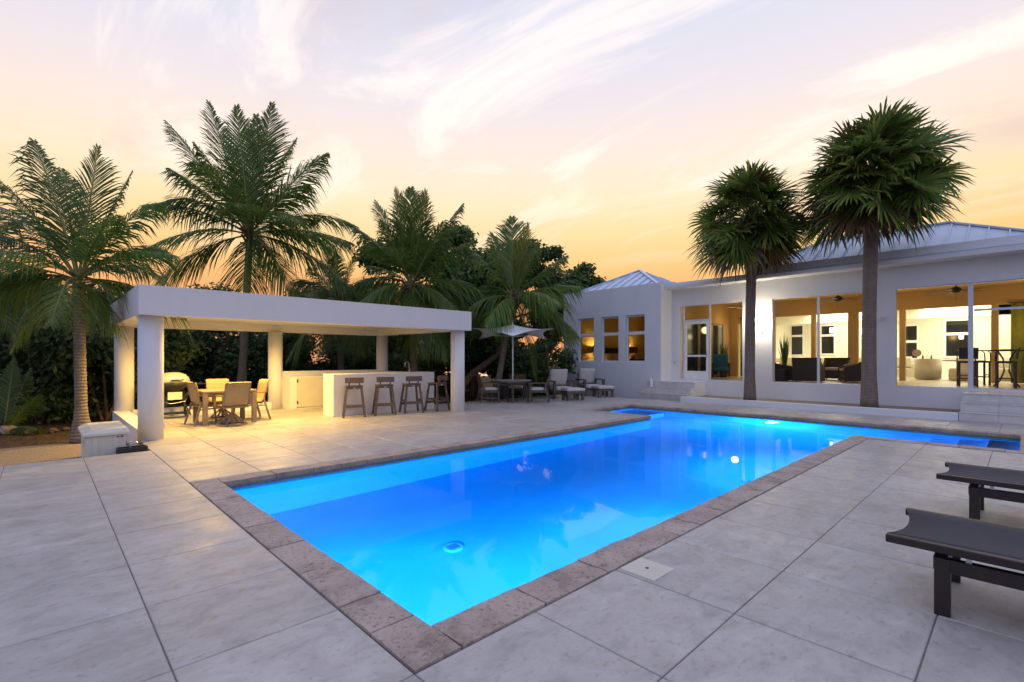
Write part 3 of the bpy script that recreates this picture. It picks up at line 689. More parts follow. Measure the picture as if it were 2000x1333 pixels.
# ---- dining set under the pavilion
t = thing('dining_table', 'square taupe dining table under the pavilion ceiling lights', 'table', (3.0,12.52,0))
MB().box(-.53,-.5,.70,.53,.5,.74).build('table_top', mt['taupe'], t, bevel=.006)
MB().box(-.47,-.44,.61,.47,-.41,.70).box(-.47,.41,.61,.47,.44,.70).box(-.47,-.41,.61,-.44,.41,.70).box(.44,-.41,.61,.47,.41,.70).build('apron', mt['taupe'], t)
for sx in (-1,1):
    for sy in (-1,1): MB().box(sx*.48-.045,sy*.45-.045,0,sx*.48+.045,sy*.45+.045,.699).build('leg', mt['taupe'], t)
def sling_chair(loc, rz, label, swivel):
    # faces +Y; back at -Y
    o = thing('dining_chair', label, 'chair', loc, rz, 'sling chairs around the pavilion table')
    prof = [(.23,.44),(.05,.42),(-.17,.43),(-.24,.52),(-.28,.70),(-.31,.86),(-.34,.93),(-.37,.945),(-.39,.93)]
    m = MB(); vs = []
    for y, z in prof: vs += [(-.23,y,z),(.23,y,z)]
    for y, z in prof: vs += [(-.23,y,z-.012),(.23,y,z-.012)]
    k = len(prof)*2
    fs = [(2*i,2*i+1,2*i+3,2*i+2) for i in range(len(prof)-1)]+[(k+2*i+2,k+2*i+3,k+2*i+1,k+2*i) for i in range(len(prof)-1)]
    m.add(vs, fs); m.build('sling', mt['sling'], o, True)
    for sx in (-1,1):
        x = sx*.245
        MB().tube([(x,y,z) for y, z in prof[:7]], .016, 6).build('side_rail', mt['taupe'], o, True)
        MB().bar((x*1.12,.22,.635),(x*1.12,-.29,.655),.05,.025).build('arm', mt['taupe'], o)
        if not swivel:
            MB().bar((x*1.12,.27,0),(x*1.08,.20,.63),.045,.035).build('leg', mt['taupe'], o); MB().bar((x*1.12,-.36,0),(x*1.05,-.22,.50),.045,.035).build('leg', mt['taupe'], o)
            MB().bar((x*1.1,.22,.36),(x*1.08,-.28,.34),.03,.03).build('stretcher', mt['taupe'], o)
        else:
            MB().bar((x*1.12,.20,.40),(x*1.12,.20,.63),.045,.03).build('arm_post', mt['taupe'], o); MB().bar((x*1.08,-.24,.44),(x*1.12,-.26,.64),.045,.03).build('arm_post', mt['taupe'], o)
    MB().box(-.26,.19,.39,.26,.23,.43).box(-.26,-.20,.38,.26,-.16,.42).build('seat_bar', mt['taupe'], o)
    if swivel:
        s_ = MB().tube([(0,0,.06),(0,0,.40)], .028, 8)
        for q in range(4):
            a = math.pi/4+q*math.pi/2; s_.bar((.26*math.cos(a),.26*math.sin(a),.045),(0,0,.27),.035,.03); s_.bar((.05*math.cos(a),.05*math.sin(a),.38),(.2*math.cos(a),.2*math.sin(a),.39),.035,.02)
        for q in range(16):
            a, b = q*math.pi/8, (q+1)*math.pi/8; s_.bar((.28*math.cos(a),.28*math.sin(a),.02),(.28*math.cos(b),.28*math.sin(b),.02),.035,.035)
        s_.build('swivel_base', mt['taupe'], o)
    return o
sling_chair((2.66,12.50,0), R_(-82), 'tan sling armchair on the left of the square table near the grill', False)
sling_chair((2.99,11.88,0), R_(6), 'tan sling swivel chair with its back towards the pool', True)
sling_chair((3.15,13.35,0), R_(186), 'tan sling swivel chair on the far side of the square table', True)
sling_chair((3.55,12.66,0), R_(95), 'tan sling armchair on the right of the square table by the back column', False)
# ---- gas grill
g_ = thing('gas_grill', 'silver domed gas grill on a dark cart in the pavilion corner', 'grill', (2.30,14.30,0), R_(8))
MB().lathe([(.36,0),(.37,.03),(.34,.12),(.26,.20),(.13,.245),(0,.25)], (0,0,.86), 24, 1, .72).build('lid', mt['gril'], g_, True)
MB().bar((-.13,-.30,.93),(.13,-.30,.93),.03).build('lid_handle', mt['black'], g_)
MB().lathe([(.08,-.22),(.22,-.18),(.33,-.08),(.37,0),(.0,.0)], (0,0,.858), 24, 1, .72).build('bowl', mt['black'], g_, True)
for sx in (-1,1):
    MB().bar((sx*.30,-.16,.66),(sx*.16,-.14,.44),.06,.03).bar((sx*.16,-.14,.44),(sx*.33,-.18,.05),.05,.03).build('front_leg', mt['black'], g_); MB().bar((sx*.28,.16,.66),(sx*.33,.18,.05),.05,.03).build('back_leg', mt['black'], g_)
MB().box(-.15,-.165,.45,.15,-.14,.63).build('front_panel', mt['cream'], g_)
MB().box(-.33,-.18,.10,.33,.18,.125).build('bottom_shelf', mt['black'], g_); MB().box(.36,-.14,.80,.66,.16,.825).build('side_shelf', mt['black'], g_)
for sx in (-1,1): MB().lathe([(.08,-.02),(.08,.02)], (0,0,0), 14).xf(Matrix.Translation((sx*.35,.18,.08)) @ Matrix.Rotation(R_(90),4,'Y')).build('wheel', mt['black'], g_)
MB().tube([(.3,-.1,.55),(.2,-.2,.40),(-.1,-.2,.36),(-.25,-.12,.42)], .012, 6).build('gas_hose', mt['steel'], g_, True)

# ---- round table set and umbrella
t = thing('round_patio_table', 'round slatted outdoor table below the white umbrella', 'table', (11.3,11.75,0))
MB().lathe([(.62,0),(.63,.015),(.62,.03),(0,.03)], (0,0,.70), 32).build('table_top', mt['pot'], t); MB().lathe([(.59,0),(.60,.0),(.60,.05),(.59,.05)], (0,0,.65), 32).build('rim', mt['wood'], t)
for q in range(4):
    a = R_(46+90*q); MB().bar((.50*math.cos(a),.50*math.sin(a),0),(.52*math.cos(a),.52*math.sin(a),.66),.05,.05).build('leg', mt['wood'], t)
def patio_chair(loc, rz, label):
    o = thing('patio_chair', label, 'chair', loc, rz, 'brown chairs around the round table')
    m = MB(); b0 = [(-.26,-.20,.44),(.26,-.20,.44),(.26,-.36,.88),(-.26,-.36,.88)]
    MB().bar((0,-.21,.46),(0,-.37,.88),.52,.025,(0,1,0)).build('woven_back', mt['brownwicker'], o)
    for sx in (-1,1):
        MB().bar((sx*.28,-.20,.42),(sx*.28,-.37,.90),.035,.035,(0,1,0)).build('back_post', mt['wood'], o)
        MB().bar((sx*.29,.26,0),(sx*.29,.24,.62),.04,.04).build('leg', mt['wood'], o); MB().bar((sx*.29,-.33,0),(sx*.29,-.24,.62),.04,.04).build('leg', mt['wood'], o)
        MB().bar((sx*.29,.28,.635),(sx*.29,-.28,.635),.05,.025).build('arm', mt['wood'], o); MB().bar((sx*.29,.25,.16),(sx*.29,-.30,.16),.025,.03).build('side_rail', mt['wood'], o)
    MB().box(-.28,-.24,.34,.28,.26,.39).build('seat_frame', mt['wood'], o)
    MB().cushion(-.26,-.22,.39,.26,.27,.50,.4).build('seat_cushion', mt['cush'], o, True)
    MB().bar((-.28,.25,.14),(.28,.25,.14),.025,.03).build('front_rail', mt['wood'], o)
    return o
patio_chair((10.62,12.18,0), R_(-118), 'brown woven patio chair on the left of the round table')
patio_chair((11.78,11.02,0), R_(38), 'brown woven patio chair on the right of the round table near the ottoman')
patio_chair((12.05,12.35,0), R_(128), 'brown woven patio chair behind the round table, half hidden')
u = thing('patio_umbrella', 'white winged patio umbrella rising from the round table', 'umbrella', (11.3,11.75,0))
MB().tube([(0,0,.03),(0,0,2.62)], .022, 10).build('pole', mt['white'], u, True)
MB().lathe([(.20,0),(.20,.05),(.05,.08),(.03,.2),(0,.2)], (0,0,0), 20).build('base', mt['wood'], u)
def CR(r, d, z): return Vector((r*RT[0]+d*FW[0], r*RT[1]+d*FW[1], z))
tips = [CR(0,-1.3,2.13), CR(-1.42,-.15,2.44), CR(-1.22,1.0,2.10), CR(0,1.45,2.42), CR(1.22,1.0,2.10), CR(1.36,-.1,2.42)]
m = MB(); apex = Vector((0,0,2.56)); nseg = 8; rows = 6; ring = []
for i in range(6):
    a, b = tips[i], tips[(i+1)%6]
    for k in range(nseg):
        f = k/nseg; e = a.lerp(b, f); s_ = 4*f*(1-f); h = Vector((e.x*(1-.20*s_), e.y*(1-.20*s_), e.z+.045*s_)); ring.append(h)
nr = len(ring); vs = [apex]
for j in range(1, rows+1):
    f = j/rows
    for h in ring: q = apex.lerp(h, f); vs.append((q.x, q.y, q.z-.07*math.sin(math.pi*f)))
fs = [(0, 1+k, 1+(k+1)%nr) for k in range(nr)]
for j in range(rows-1):
    for k in range(nr): fs.append((1+j*nr+k, 1+(j+1)*nr+k, 1+(j+1)*nr+(k+1)%nr, 1+j*nr+(k+1)%nr))
m.add(vs, fs); cn = m.build('canopy', mt['canvas'], u, True)
sd = cn.modifiers.new('thick', 'SOLIDIFY'); sd.thickness = .006
for tp in tips: MB().bar((0,0,2.18),tp.lerp(apex,.45)+Vector((0,0,-.085)),.018,.018).build('strut', mt['white'], u)
MB().lathe([(.0,2.72),(.012,2.70),(.02,2.60),(.045,2.57),(.045,2.55)][::-1], (0,0,0), 12).build('finial', mt['white'], u, True)
# ---- deep club chairs with ottomans
def club_chair(loc, rz, label):
    o = thing('club_chair', label, 'chair', loc, rz, 'cushioned club chairs by the bedroom wall')
    for sx in (-1,1):
        x = sx*.40
        MB().box(x-.045,.32,0,x+.045,.41,.60).build('front_leg', mt['wood'], o, bevel=.004); MB().box(x-.045,-.41,0,x+.045,-.32,.60).build('back_leg', mt['wood'], o, bevel=.004)
        MB().box(x-.055,-.42,.60,x+.055,.43,.635).build('arm', mt['wood'], o, bevel=.004); MB().box(x-.02,-.32,.24,x+.02,.32,.30).build('side_rail', mt['wood'], o)
    MB().box(-.355,.33,.22,.355,.37,.31).box(-.355,-.36,.22,.355,-.32,.31).box(-.35,-.32,.24,.35,.33,.27).build('seat_frame', mt['wood'], o)
    MB().bar((0,-.33,.31),(0,-.48,.86),.66,.03,(0,1,0)).build('back_panel', mt['wood'], o)
    MB().cushion(-.345,-.28,.27,.345,.42,.43,.3).build('seat_cushion', mt['cush'], o, True)
    c_ = MB().cushion(-.34,-.31,-.085,.34,.31,.085,.35)
    c_.xf(Matrix.Translation((0,-.30,.735)) @ Matrix.Rotation(R_(-106),4,'X')); c_.build('back_cushion', mt['cush'], o, True)
    return o
def ottoman(loc, rz, label):
    o = thing('ottoman', label, 'ottoman', loc, rz, 'cushioned ottomans before the club chairs')
    for sx in (-1,1):
        for sy in (-1,1): MB().box(sx*.27-.04,sy*.22-.04,0,sx*.27+.04,sy*.22+.04,.30).build('leg', mt['wood'], o, bevel=.004)
    MB().box(-.33,-.28,.24,.33,.28,.30).build('frame', mt['wood'], o, bevel=.004)
    MB().cushion(-.33,-.29,.30,.33,.29,.44,.35).build('cushion', mt['cush'], o, True)
    return o
fa_ = R_(153)
club_chair((13.72,11.72,0), fa_, 'cushioned club chair left of the pair, behind the patio chair')
ottoman((13.27,10.80,0), fa_, 'pale cushioned ottoman nearest the round patio table')
club_chair((15.62,11.85,0), fa_, 'cushioned club chair right of the pair, against the bedroom wall')
ottoman((15.17,10.90,0), fa_, 'pale cushioned ottoman closest to the bedroom wall')
o = thing('side_table', 'small slatted wooden side table between the two club chairs', 'table', (14.72,12.05,0), fa_)
for k in range(5): MB().box(-.22,-.21+.087*k,.43,.22,-.14+.087*k,.455).build('slat', mt['wood'], o)
for sx in (-1,1):
    for sy in (-1,1): MB().box(sx*.19-.025,sy*.17-.025,0,sx*.19+.025,sy*.17+.025,.429).build('leg', mt['wood'], o)
# ---- planters by the soil edge
def pot(loc, r, h, label):
    o = thing('planter_pot', label, 'planter', loc, 0, 'grey pots along the soil edge')
    MB().lathe([(r*.72,0),(r,h*.92),(r*1.06,h*.93),(r*1.06,h),(r*.94,h),(r*.93,h*.85),(0,h*.85)], (0,0,0), 22).build('pot', mt['pot'], o, True)
    MB().lathe([(r*.9,0),(0,.02)], (0,0,h*.86), 16).build('potting_soil', mt['soil'], o)
pot((11.15,12.72,0), .20, .48, 'grey tapered pot behind the left patio chair')
pot((12.05,12.95,0), .21, .50, 'grey tapered pot seen between the round table legs')
pot((12.95,12.75,0), .26, .40, 'wide grey pot behind the right patio chair')
# ---- poolside loungers
def lounger(loc, label):
    o = thing('sun_lounger', label, 'sun lounger', loc, 0, 'dark loungers at the right edge')
    w, Ln = .76, 1.95   # foot at +Y end (y=0), runs to -Y
    for sx in (-1,1):
        x = sx*(w/2-.025)
        MB().bar((x,0,.385),(x,-Ln,.385),.05,.045).build('side_rail', mt['bronze'], o, bevel=.006)
        MB().bar((x*.86,-.22,.285),(x*.86,-Ln+.3,.285),.05,.075).build('under_beam', mt['bronze'], o)
        for y in (-.25,-Ln+.32): MB().box(x*.86-.03,y-.035,0,x*.86+.03,y+.035,.322).build('leg', mt['bronze'], o, bevel=.004)
        for y in (-.36,-1.2): MB().box(x*.86-.012,y-.012,.32,x*.86+.012,y+.012,.365).build('spacer', mt['steel'], o)
    MB().box(-w/2+.07,-.27,.25,w/2-.07,-.21,.32).build('cross_beam', mt['bronze'], o)
    MB().box(-w/2+.07,-Ln+.29,.25,w/2-.07,-Ln+.35,.32).build('cross_beam', mt['bronze'], o)
    m = MB(); nx, ny = 10, 12; vs = []
    for i in range(nx+1):
        u = -1+2*i/nx
        for j in range(ny+1):
            v = j/ny; y0 = -.005-.05*(1-u*u); vs.append((u*(w/2-.045), y0*(1-v)-(Ln-.005)*v, .402-.020*(1-u*u)))
    m.add(vs, [(i*(ny+1)+j, (i+1)*(ny+1)+j, (i+1)*(ny+1)+j+1, i*(ny+1)+j+1) for i in range(nx) for j in range(ny)])
    sg = m.build('mesh_sling', mt['navy'], o, True); sd = sg.modifiers.new('thick', 'SOLIDIFY'); sd.thickness = .006
    return o
lounger((3.99,.57,0), 'dark mesh sun lounger nearest the camera, cut by the right edge')
lounger((6.20,.55,0), 'dark mesh sun lounger farther back, closer to the pool steps')
# ---- storage box and hose tray beside the pavilion
b = thing('storage_box', 'cream plastic storage box with sloped lid on the gravel', 'box', (.72,10.35,GZ), 0)
MB().box(-.24,-.58,.005,.24,.58,.46).build('body', mt['cream'], b, bevel=.015)
m = MB(); m.add([(-.28,-.62,.46),(.28,-.62,.46),(.28,.62,.46),(-.28,.62,.46),(-.28,-.62,.50),(.28,-.62,.50),(.28,.62,.50),(-.28,.62,.50),(-.17,-.56,.56),(.26,-.56,.56),(.26,.56,.56),(-.17,.56,.56)],
  [(3,2,1,0),(0,1,5,4),(1,2,6,5),(2,3,7,6),(3,0,4,7),(4,5,9,8),(5,6,10,9),(6,7,11,10),(7,4,8,11),(8,9,10,11)])
m.build('lid', mt['cream'], b, bevel=.008)
for x in (-.13,.12): MB().box(x-.035,-.592,.01,x+.035,-.581,.45).build('rib', mt['cream'], b, bevel=.004)
MB().box(-.255,-.1,.30,-.243,.1,.36).build('side_handle', mt['white'], b)
for x in (.14,.19): MB().lathe([(.012,0),(.012,.01)], (0,0,0), 8).xf(Matrix.Translation((x,-.585,.43)) @ Matrix.Rotation(R_(90),4,'X')).build('bolt', mt['black'], b)
o = thing('hose_tray', 'black plastic tray with metal tap between box and pavilion', 'tray', (1.02,9.62,GZ))
MB().box(-.19,-.09,0,.19,-.07,.27).box(-.19,.07,0,.19,.09,.27).box(-.19,-.07,0,-.17,.07,.27).box(.17,-.07,0,.19,.07,.27).box(-.17,-.07,0,.17,.07,.03).build('tray', mt['black'], o, bevel=.004)
MB().tube([(-.02,.02,.05),(-.02,.02,.30),(.05,.02,.33),(.15,.02,.32)], .016, 8).bar((-.06,.02,.34),(.02,.02,.34),.018).build('tap', mt['steel'], o)
# rocks and dead wood along the gravel edge
rk = random.Random(5)
for k, (px, py, s_) in enumerate([(14,848,.17),(60,850,.12),(104,846,.10),(128,842,.08)]):
    p = G(px, py, GZ); me = bmesh.new(); bmesh.ops.create_icosphere(me, subdivisions=2, radius=s_)
    for v in me.verts: v.co *= rk.uniform(.78, 1.2); v.co.z *= .65
    d = bpy.data.meshes.new('rock'); me.to_mesh(d); d.materials.append(mt['bark'] if k else mt['pot']); o = bpy.data.objects.new('rock', d); COL.objects.link(o); o.location = (p.x, p.y, GZ+s_*.45)
    tag(o, ['pale rock at the far left beyond the gravel','grey rock in the leaf litter left of the near palm','small rock in dead wood by the dark hedge','smallest rock close to the near palm trunk'][k], 'rock', 'rocks beyond the gravel')

# ================================================================== PORCH AND ROOM FURNITURE
def fan(loc, label):
    o = thing('ceiling_fan', label, 'fan', loc, rk.uniform(0, 1), 'porch ceiling fans')
    MB().tube([(0,0,.06),(0,0,.34)], .015, 8).lathe([(.05,.30),(.06,.34)], (0,0,0), 12).build('rod', mt['dwood'], o)
    MB().lathe([(.04,-.10),(.13,-.06),(.14,.0),(.10,.06),(.03,.10)], (0,0,0), 18).build('motor', mt['dwood'], o, True)
    for k in range(5):
        a = k*2*math.pi/5; m = MB().bar((.13,0,-.02),(.24,0,-.03),.05,.012); m.add([(.22,-.05,-.03),(.68,-.075,-.055),(.68,.075,-.035),(.22,.05,-.02),(.22,-.05,-.04),(.68,-.075,-.065),(.68,.075,-.045),(.22,.05,-.03)], [(0,1,2,3),(7,6,5,4),(0,4,5,1),(1,5,6,2),(2,6,7,3),(3,7,4,0)])
        m.xf(Matrix.Rotation(a,4,'Z')); m.build('blade', mt['dwood'], o)
    MB().tube([(.03,0,-.10),(.03,0,-.34)], .004, 5).build('pull_chain', mt['dwood'], o)
fan((20,1.43,3.52), 'dark ceiling fan in the right porch opening'); fan((20,4.48,3.52), 'dark ceiling fan between the two fan palms'); fan((20,7.61,3.52), 'dark ceiling fan behind the smaller palm trunk')
# teal rocking chair
c = thing('rocking_chair', 'dark rocking chair with teal cushions behind the screen door', 'chair', (19.75,8.45,FL), R_(115))
for sx in (-1,1):
    MB().tube([(sx*.30,y,.05+.10*(y/.5)**2) for y in (-.5,-.25,0,.25,.5)], .02, 6).build('rocker', mt['dwood'], c, True)
    MB().bar((sx*.30,.28,.07),(sx*.30,.28,.60),.04,.04).build('leg', mt['dwood'], c); MB().bar((sx*.30,-.26,.07),(sx*.30,-.30,.60),.04,.04).build('leg', mt['dwood'], c); MB().bar((sx*.30,.33,.61),(sx*.30,-.33,.61),.06,.03).build('arm', mt['dwood'], c)
MB().box(-.30,-.28,.30,.30,.30,.34).build('seat_frame', mt['dwood'], c)
MB().cushion(-.28,-.25,.34,.28,.30,.47,.35).build('seat_cushion', mt['teal'], c, True)
q = MB().cushion(-.28,-.28,-.06,.28,.28,.06,.4); q.xf(Matrix.Translation((0,-.30,.72)) @ Matrix.Rotation(R_(-108),4,'X')); q.build('back_cushion', mt['teal'], c, True)
# dark wicker armchairs seen from behind / side
def wicker(loc, rz, label, w=.8):
    o = thing('wicker_armchair', label, 'armchair', loc, rz, 'dark wicker seats in the porch')
    MB().box(-w/2+.08,-.30,.06,w/2-.08,.38,.36).build('seat_base', mt['wicker'], o)
    m = MB(); m.add([(-w/2,-.40,.04),(w/2,-.40,.04),(w/2+.03,-.52,.84),(-w/2-.03,-.52,.84),(-w/2,-.31,.04),(w/2,-.31,.04),(w/2+.03,-.42,.84),(-w/2-.03,-.42,.84)], [(0,1,2,3),(7,6,5,4),(4,5,1,0),(3,2,6,7),(0,3,7,4),(5,6,2,1)]); m.build('backrest', mt['wicker'], o, bevel=.03)
    for sx in (-1,1):
        m = MB(); x0, x1 = sx*(w/2+.02), sx*(w/2-.09)
        pr = [(-.42,.04),(.40,.04),(.40,.50),(.25,.55),(-.15,.62),(-.46,.80)]
        vs = [(x0,y,z) for y, z in pr]+[(x1,y,z) for y, z in pr]; n_ = len(pr)
        fs = [tuple(range(n_)), tuple(range(2*n_-1,n_-1,-1))]+[(i,n_+i,n_+(i+1)%n_,(i+1)%n_) for i in range(n_)]
        m.add(vs, fs); m.build('arm', mt['wicker'], o, bevel=.02)
    MB().cushion(-w/2+.10,-.28,.36,w/2-.10,.38,.48,.3).build('seat_cushion', mt['cush'], o, True)
    for sx in (-1,1):
        for y in (-.34,.34): MB().box(sx*(w/2-.08)-.02,y-.02,0,sx*(w/2-.08)+.02,y+.02,.06).build('foot', mt['dwood'], o)
    return o
wicker((19.45,6.10,FL), R_(-160), 'dark wicker armchair at the left of the middle porch opening')
wicker((19.05,5.12,FL), R_(-85), 'dark wicker armchair with its back to the porch sill')
wicker((20.25,4.05,FL), R_(25), 'dark wicker armchair half behind the large palm trunk')
wicker((21.6,4.95,FL), R_(92), 'dark wicker armchair with pale cushion deep in the porch')
o = thing('wicker_table', 'low square dark wicker side table beside the armchairs', 'table', (18.75,5.95,FL)); MB().box(-.22,-.22,.02,.22,.22,.40).build('body', mt['wicker'], o, bevel=.01); MB().box(-.24,-.24,.401,.24,.24,.425).build('top', mt['dwood'], o)
# high bar table with stools
def pstool(loc, rz, label):
    o = thing('porch_bar_stool', label, 'bar stool', loc, rz, 'dark bar stools in the porch')
    MB().box(-.22,-.21,.68,.22,.21,.74).build('seat', mt['wicker'], o, bevel=.01)
    for sx in (-1,1):
        for sy in (-1,1): MB().box(sx*.19-.022,sy*.18-.022,0,sx*.19+.022,sy*.18+.022,.679).build('leg', mt['dwood'], o)
        MB().box(sx*.19-.012,-.16,.24,sx*.19+.012,.16,.27).build('side_rail', mt['dwood'], o)
        MB().tube([(sx*.20,.20,.74),(sx*.20,.19,.98),(sx*.20,.12,1.05),(sx*.20,-.16,1.05),(sx*.20,-.22,1.05)], .016, 6).build('arm', mt['dwood'], o, True)
    MB().box(-.17,-.195,.22,.17,-.17,.25).box(-.17,.17,.30,.17,.195,.33).build('foot_rail', mt['dwood'], o)
    MB().bar((0,-.20,.80),(0,-.25,1.12),.42,.03,(0,1,0)).build('backrest', mt['wicker'], o)
pstool((19.5,1.15,FL), R_(-80), 'dark bar stool behind the porch post at the right'); pstool((19.25,.35,FL), R_(5), 'dark bar stool at the front of the high table near the right edge')
pstool((20.6,.95,FL), R_(200), 'dark bar stool on the far side of the high porch table'); pstool((19.9,-.6,FL), R_(85), 'dark bar stool at the far right end of the high porch table')
o = thing('high_table', 'high dark bar table with curved legs in the porch', 'table', (20.05,.35,FL)); MB().lathe([(.45,0),(.46,.02),(.45,.035),(0,.035)], (0,0,1.02), 28).build('table_top', mt['dwood'], o)
for q_ in range(4):
    a = R_(45+90*q_); MB().tube([(.38*math.cos(a),.38*math.sin(a),.0),(.2*math.cos(a),.2*math.sin(a),.16),(.07*math.cos(a),.07*math.sin(a),.45),(.10*math.cos(a),.10*math.sin(a),.8),(.25*math.cos(a),.25*math.sin(a),1.015)], .02, 6).build('leg', mt['dwood'], o, True)
# living room: sofa, barrel chairs, cart
def sofa(loc, rz, L_, label):
    o = thing('white_sofa', label, 'sofa', loc, rz, 'white sofas in the living room')
    MB().box(-L_/2,-.42,.05,L_/2,.42,.40).build('base', mt['sofa'], o, bevel=.03); MB().box(-L_/2,-.45,.40,L_/2,-.22,.82).build('backrest', mt['sofa'], o, bevel=.05)
    for sx in (-1,1): MB().box(sx*L_/2-(.0 if sx<0 else .2),-.44,.40,sx*L_/2+(.2 if sx<0 else .0),.42,.62).build('arm', mt['sofa'], o, bevel=.04)
    n_ = int(L_/.6)
    for k in range(n_):
        x = -L_/2+.22+(L_-.44)*(k+.5)/n_; q = MB().cushion(-.26,-.22,-.07,.26,.22,.07,.4); q.xf(Matrix.Translation((x,-.14,.66)) @ Matrix.Rotation(R_(-104),4,'X')); q.build('pillow', mt['pillow'] if k%2 else mt['sofa'], o, True)
sofa((26.0,7.2,FL), R_(90), 2.6, 'white sofa with pillows seen through the middle opening, left'); sofa((26.0,4.3,FL), R_(90), 2.6, 'white sofa with pillows seen through the middle opening, right')
def barrel(loc, rz, label):
    o = thing('barrel_chair', label, 'armchair', loc, rz, 'white barrel chairs in the living room')
    MB().lathe([(.36,.02),(.38,.05),(.38,.40),(.33,.46),(0,.47)], (0,0,0), 22).build('seat', mt['sofa'], o, True)
    m = MB(); n_ = 14; vs = []
    for k in range(n_+1):
        a = R_(160+220*k/n_)
        for r, z in ((.40,.04),(.42,.80),(.33,.80),(.31,.40)): vs.append((r*math.cos(a), r*math.sin(a), z))
    fs = [(4*k+j,4*k+(j+1)%4,4*k+4+(j+1)%4,4*k+4+j) for k in range(n_) for j in range(4)]+[(0,3,2,1),(4*n_,4*n_+1,4*n_+2,4*n_+3)]
    m.add(vs, fs); m.build('curved_back', mt['sofa'], o, True)
barrel((24.4,2.55,FL), R_(-60), 'white barrel chair at the left of the dining area indoors'); barrel((24.1,1.55,FL), R_(0), 'white barrel chair with high curved back behind the bar stool'); barrel((25.0,.35,FL), R_(60), 'white barrel chair seen between the dark bar stools')
o = thing('indoor_table', 'dark indoor dining table among the white barrel chairs', 'table', (25.2,1.6,FL)); MB().lathe([(.6,0),(.6,.04),(0,.04)], (0,0,.70), 26).build('top', mt['dwood'], o); MB().lathe([(.3,0),(.3,.03),(.06,.06),(.06,.70)], (0,0,0), 16).build('pedestal', mt['dwood'], o)
o = thing('drinks_cart', 'slim white drinks cart with bottles near the indoor window', 'cart', (27.9,3.0,FL), R_(10))
for z in (.22,.72): MB().box(-.22,-.32,z,.22,.32,z+.02).build('shelf', mt['white'], o)
for sx in (-1,1):
    for sy in (-1,1): MB().tube([(sx*.21,sy*.31,.02),(sx*.21,sy*.31,.80)], .012, 6).build('post', mt['steel'], o)
for k, (x, y) in enumerate([(-.1,-.2),(.05,-.08),(-.08,.08),(.1,.2)]): MB().lathe([(.035,0),(.035,.16),(.012,.2),(.012,.27),(0,.27)], (x,y,.741), 10).build('bottle', mt['glass'] if k%2 else mt['dwood'], o, True)
MB().lathe([(.16,-.012),(.16,.012),(0,.012)], (0,0,0), 20).xf(Matrix.Translation((0,.28,1.05)) @ Matrix.Rotation(R_(90),4,'Y')).build('round_tray', mt['bark'], o)
MB().bar((0,.28,.74),(0,.28,.92),.03).build('tray_stand', mt['dwood'], o)
def insconce(px, py, X, label):
    p = ONX(px, py, X); o = thing('indoor_sconce', label, 'lamp', (X-.001, p.y, p.z), 0, 'lit sconces inside the house')
    MB().box(-.02,-.05,-.12,-.001,.05,.12).build('plate', mt['dwood'], o); MB().lathe([(.075,-.13),(.085,.13)], (-.12,0,0), 14).build('shade', mt['lampglow'], o)
    MB().bar((-.02,0,-.05),(-.12,0,-.05),.02).build('arm', mt['dwood'], o)
insconce(1686,648,27.2,'small glowing sconce beside the large palm trunk indoors'); insconce(1625,646,30.43,'small glowing sconce at the window seen by the porch post'); insconce(1878,657,30.43,'small glowing sconce before the dark window at right')
# curtains
def curtain(x, y0, y1, label):
    o = thing('green_curtain', label, 'curtain', (x, (y0+y1)/2, FL), 0, 'green curtains behind the porch'); m = MB(); n_ = int((y1-y0)/.045); h = (y1-y0)/2
    vs = []
    for k in range(n_+1):
        y = -h+(y1-y0)*k/n_; dx = .045*math.sin(k*1.25)+.015*math.sin(k*.37)
        vs += [(dx,y,.02),(dx*.7,y,2.58)]
    m.add(vs, [(2*k,2*k+2,2*k+3,2*k+1) for k in range(n_)]); c_ = m.build('drape', mt['curtain'], o, True); sd = c_.modifiers.new('t','SOLIDIFY'); sd.thickness = .006
    MB().tube([(0,-h-.1,2.60),(0,h+.1,2.60)], .015, 6).build('rod', mt['dwood'], o)
curtain(22.5, 7.45, 8.75, 'long green curtain behind the teal rocking chair'); curtain(22.5, -.75, .30, 'long green curtain at the far right of the porch')
# indoor potted plants
def potplant(loc, h, label):
    o = thing('potted_plant', label, 'plant', loc, 0, 'spiky potted plants in the porch')
    MB().lathe([(.15,0),(.21,.42),(.19,.44),(.17,.40),(0,.40)], (0,0,0), 16).build('pot', mt['dwood'], o, True)
    m = MB()
    for k in range(34):
        a = rk.uniform(0, 6.283); sp = rk.uniform(.05,.32); hh = h*rk.uniform(.55,1); x, y = sp*math.cos(a), sp*math.sin(a); t_ = Vector((-math.sin(a),math.cos(a),0))*.03
        b0 = Vector((x*.2,y*.2,.40)); b1 = Vector((x*.6,y*.6,.40+hh*.6)); b2 = Vector((x*1.1,y*1.1,.40+hh)); m.add([b0-t_*.6,b0+t_*.6,b1+t_,b1-t_,b2], [(0,1,2,3),(3,2,4)])
    m.build('leaf_blades', mt['coco'], o)
potplant((21.3,9.0,FL), 1.3, 'tall spiky potted plant behind the left screen door pane'); potplant((21.8,8.15,FL), 1.3, 'tall spiky potted plant behind the teal chair'); potplant((20.9,6.45,FL), 1.5, 'spiky plant at the left edge of the middle porch opening')
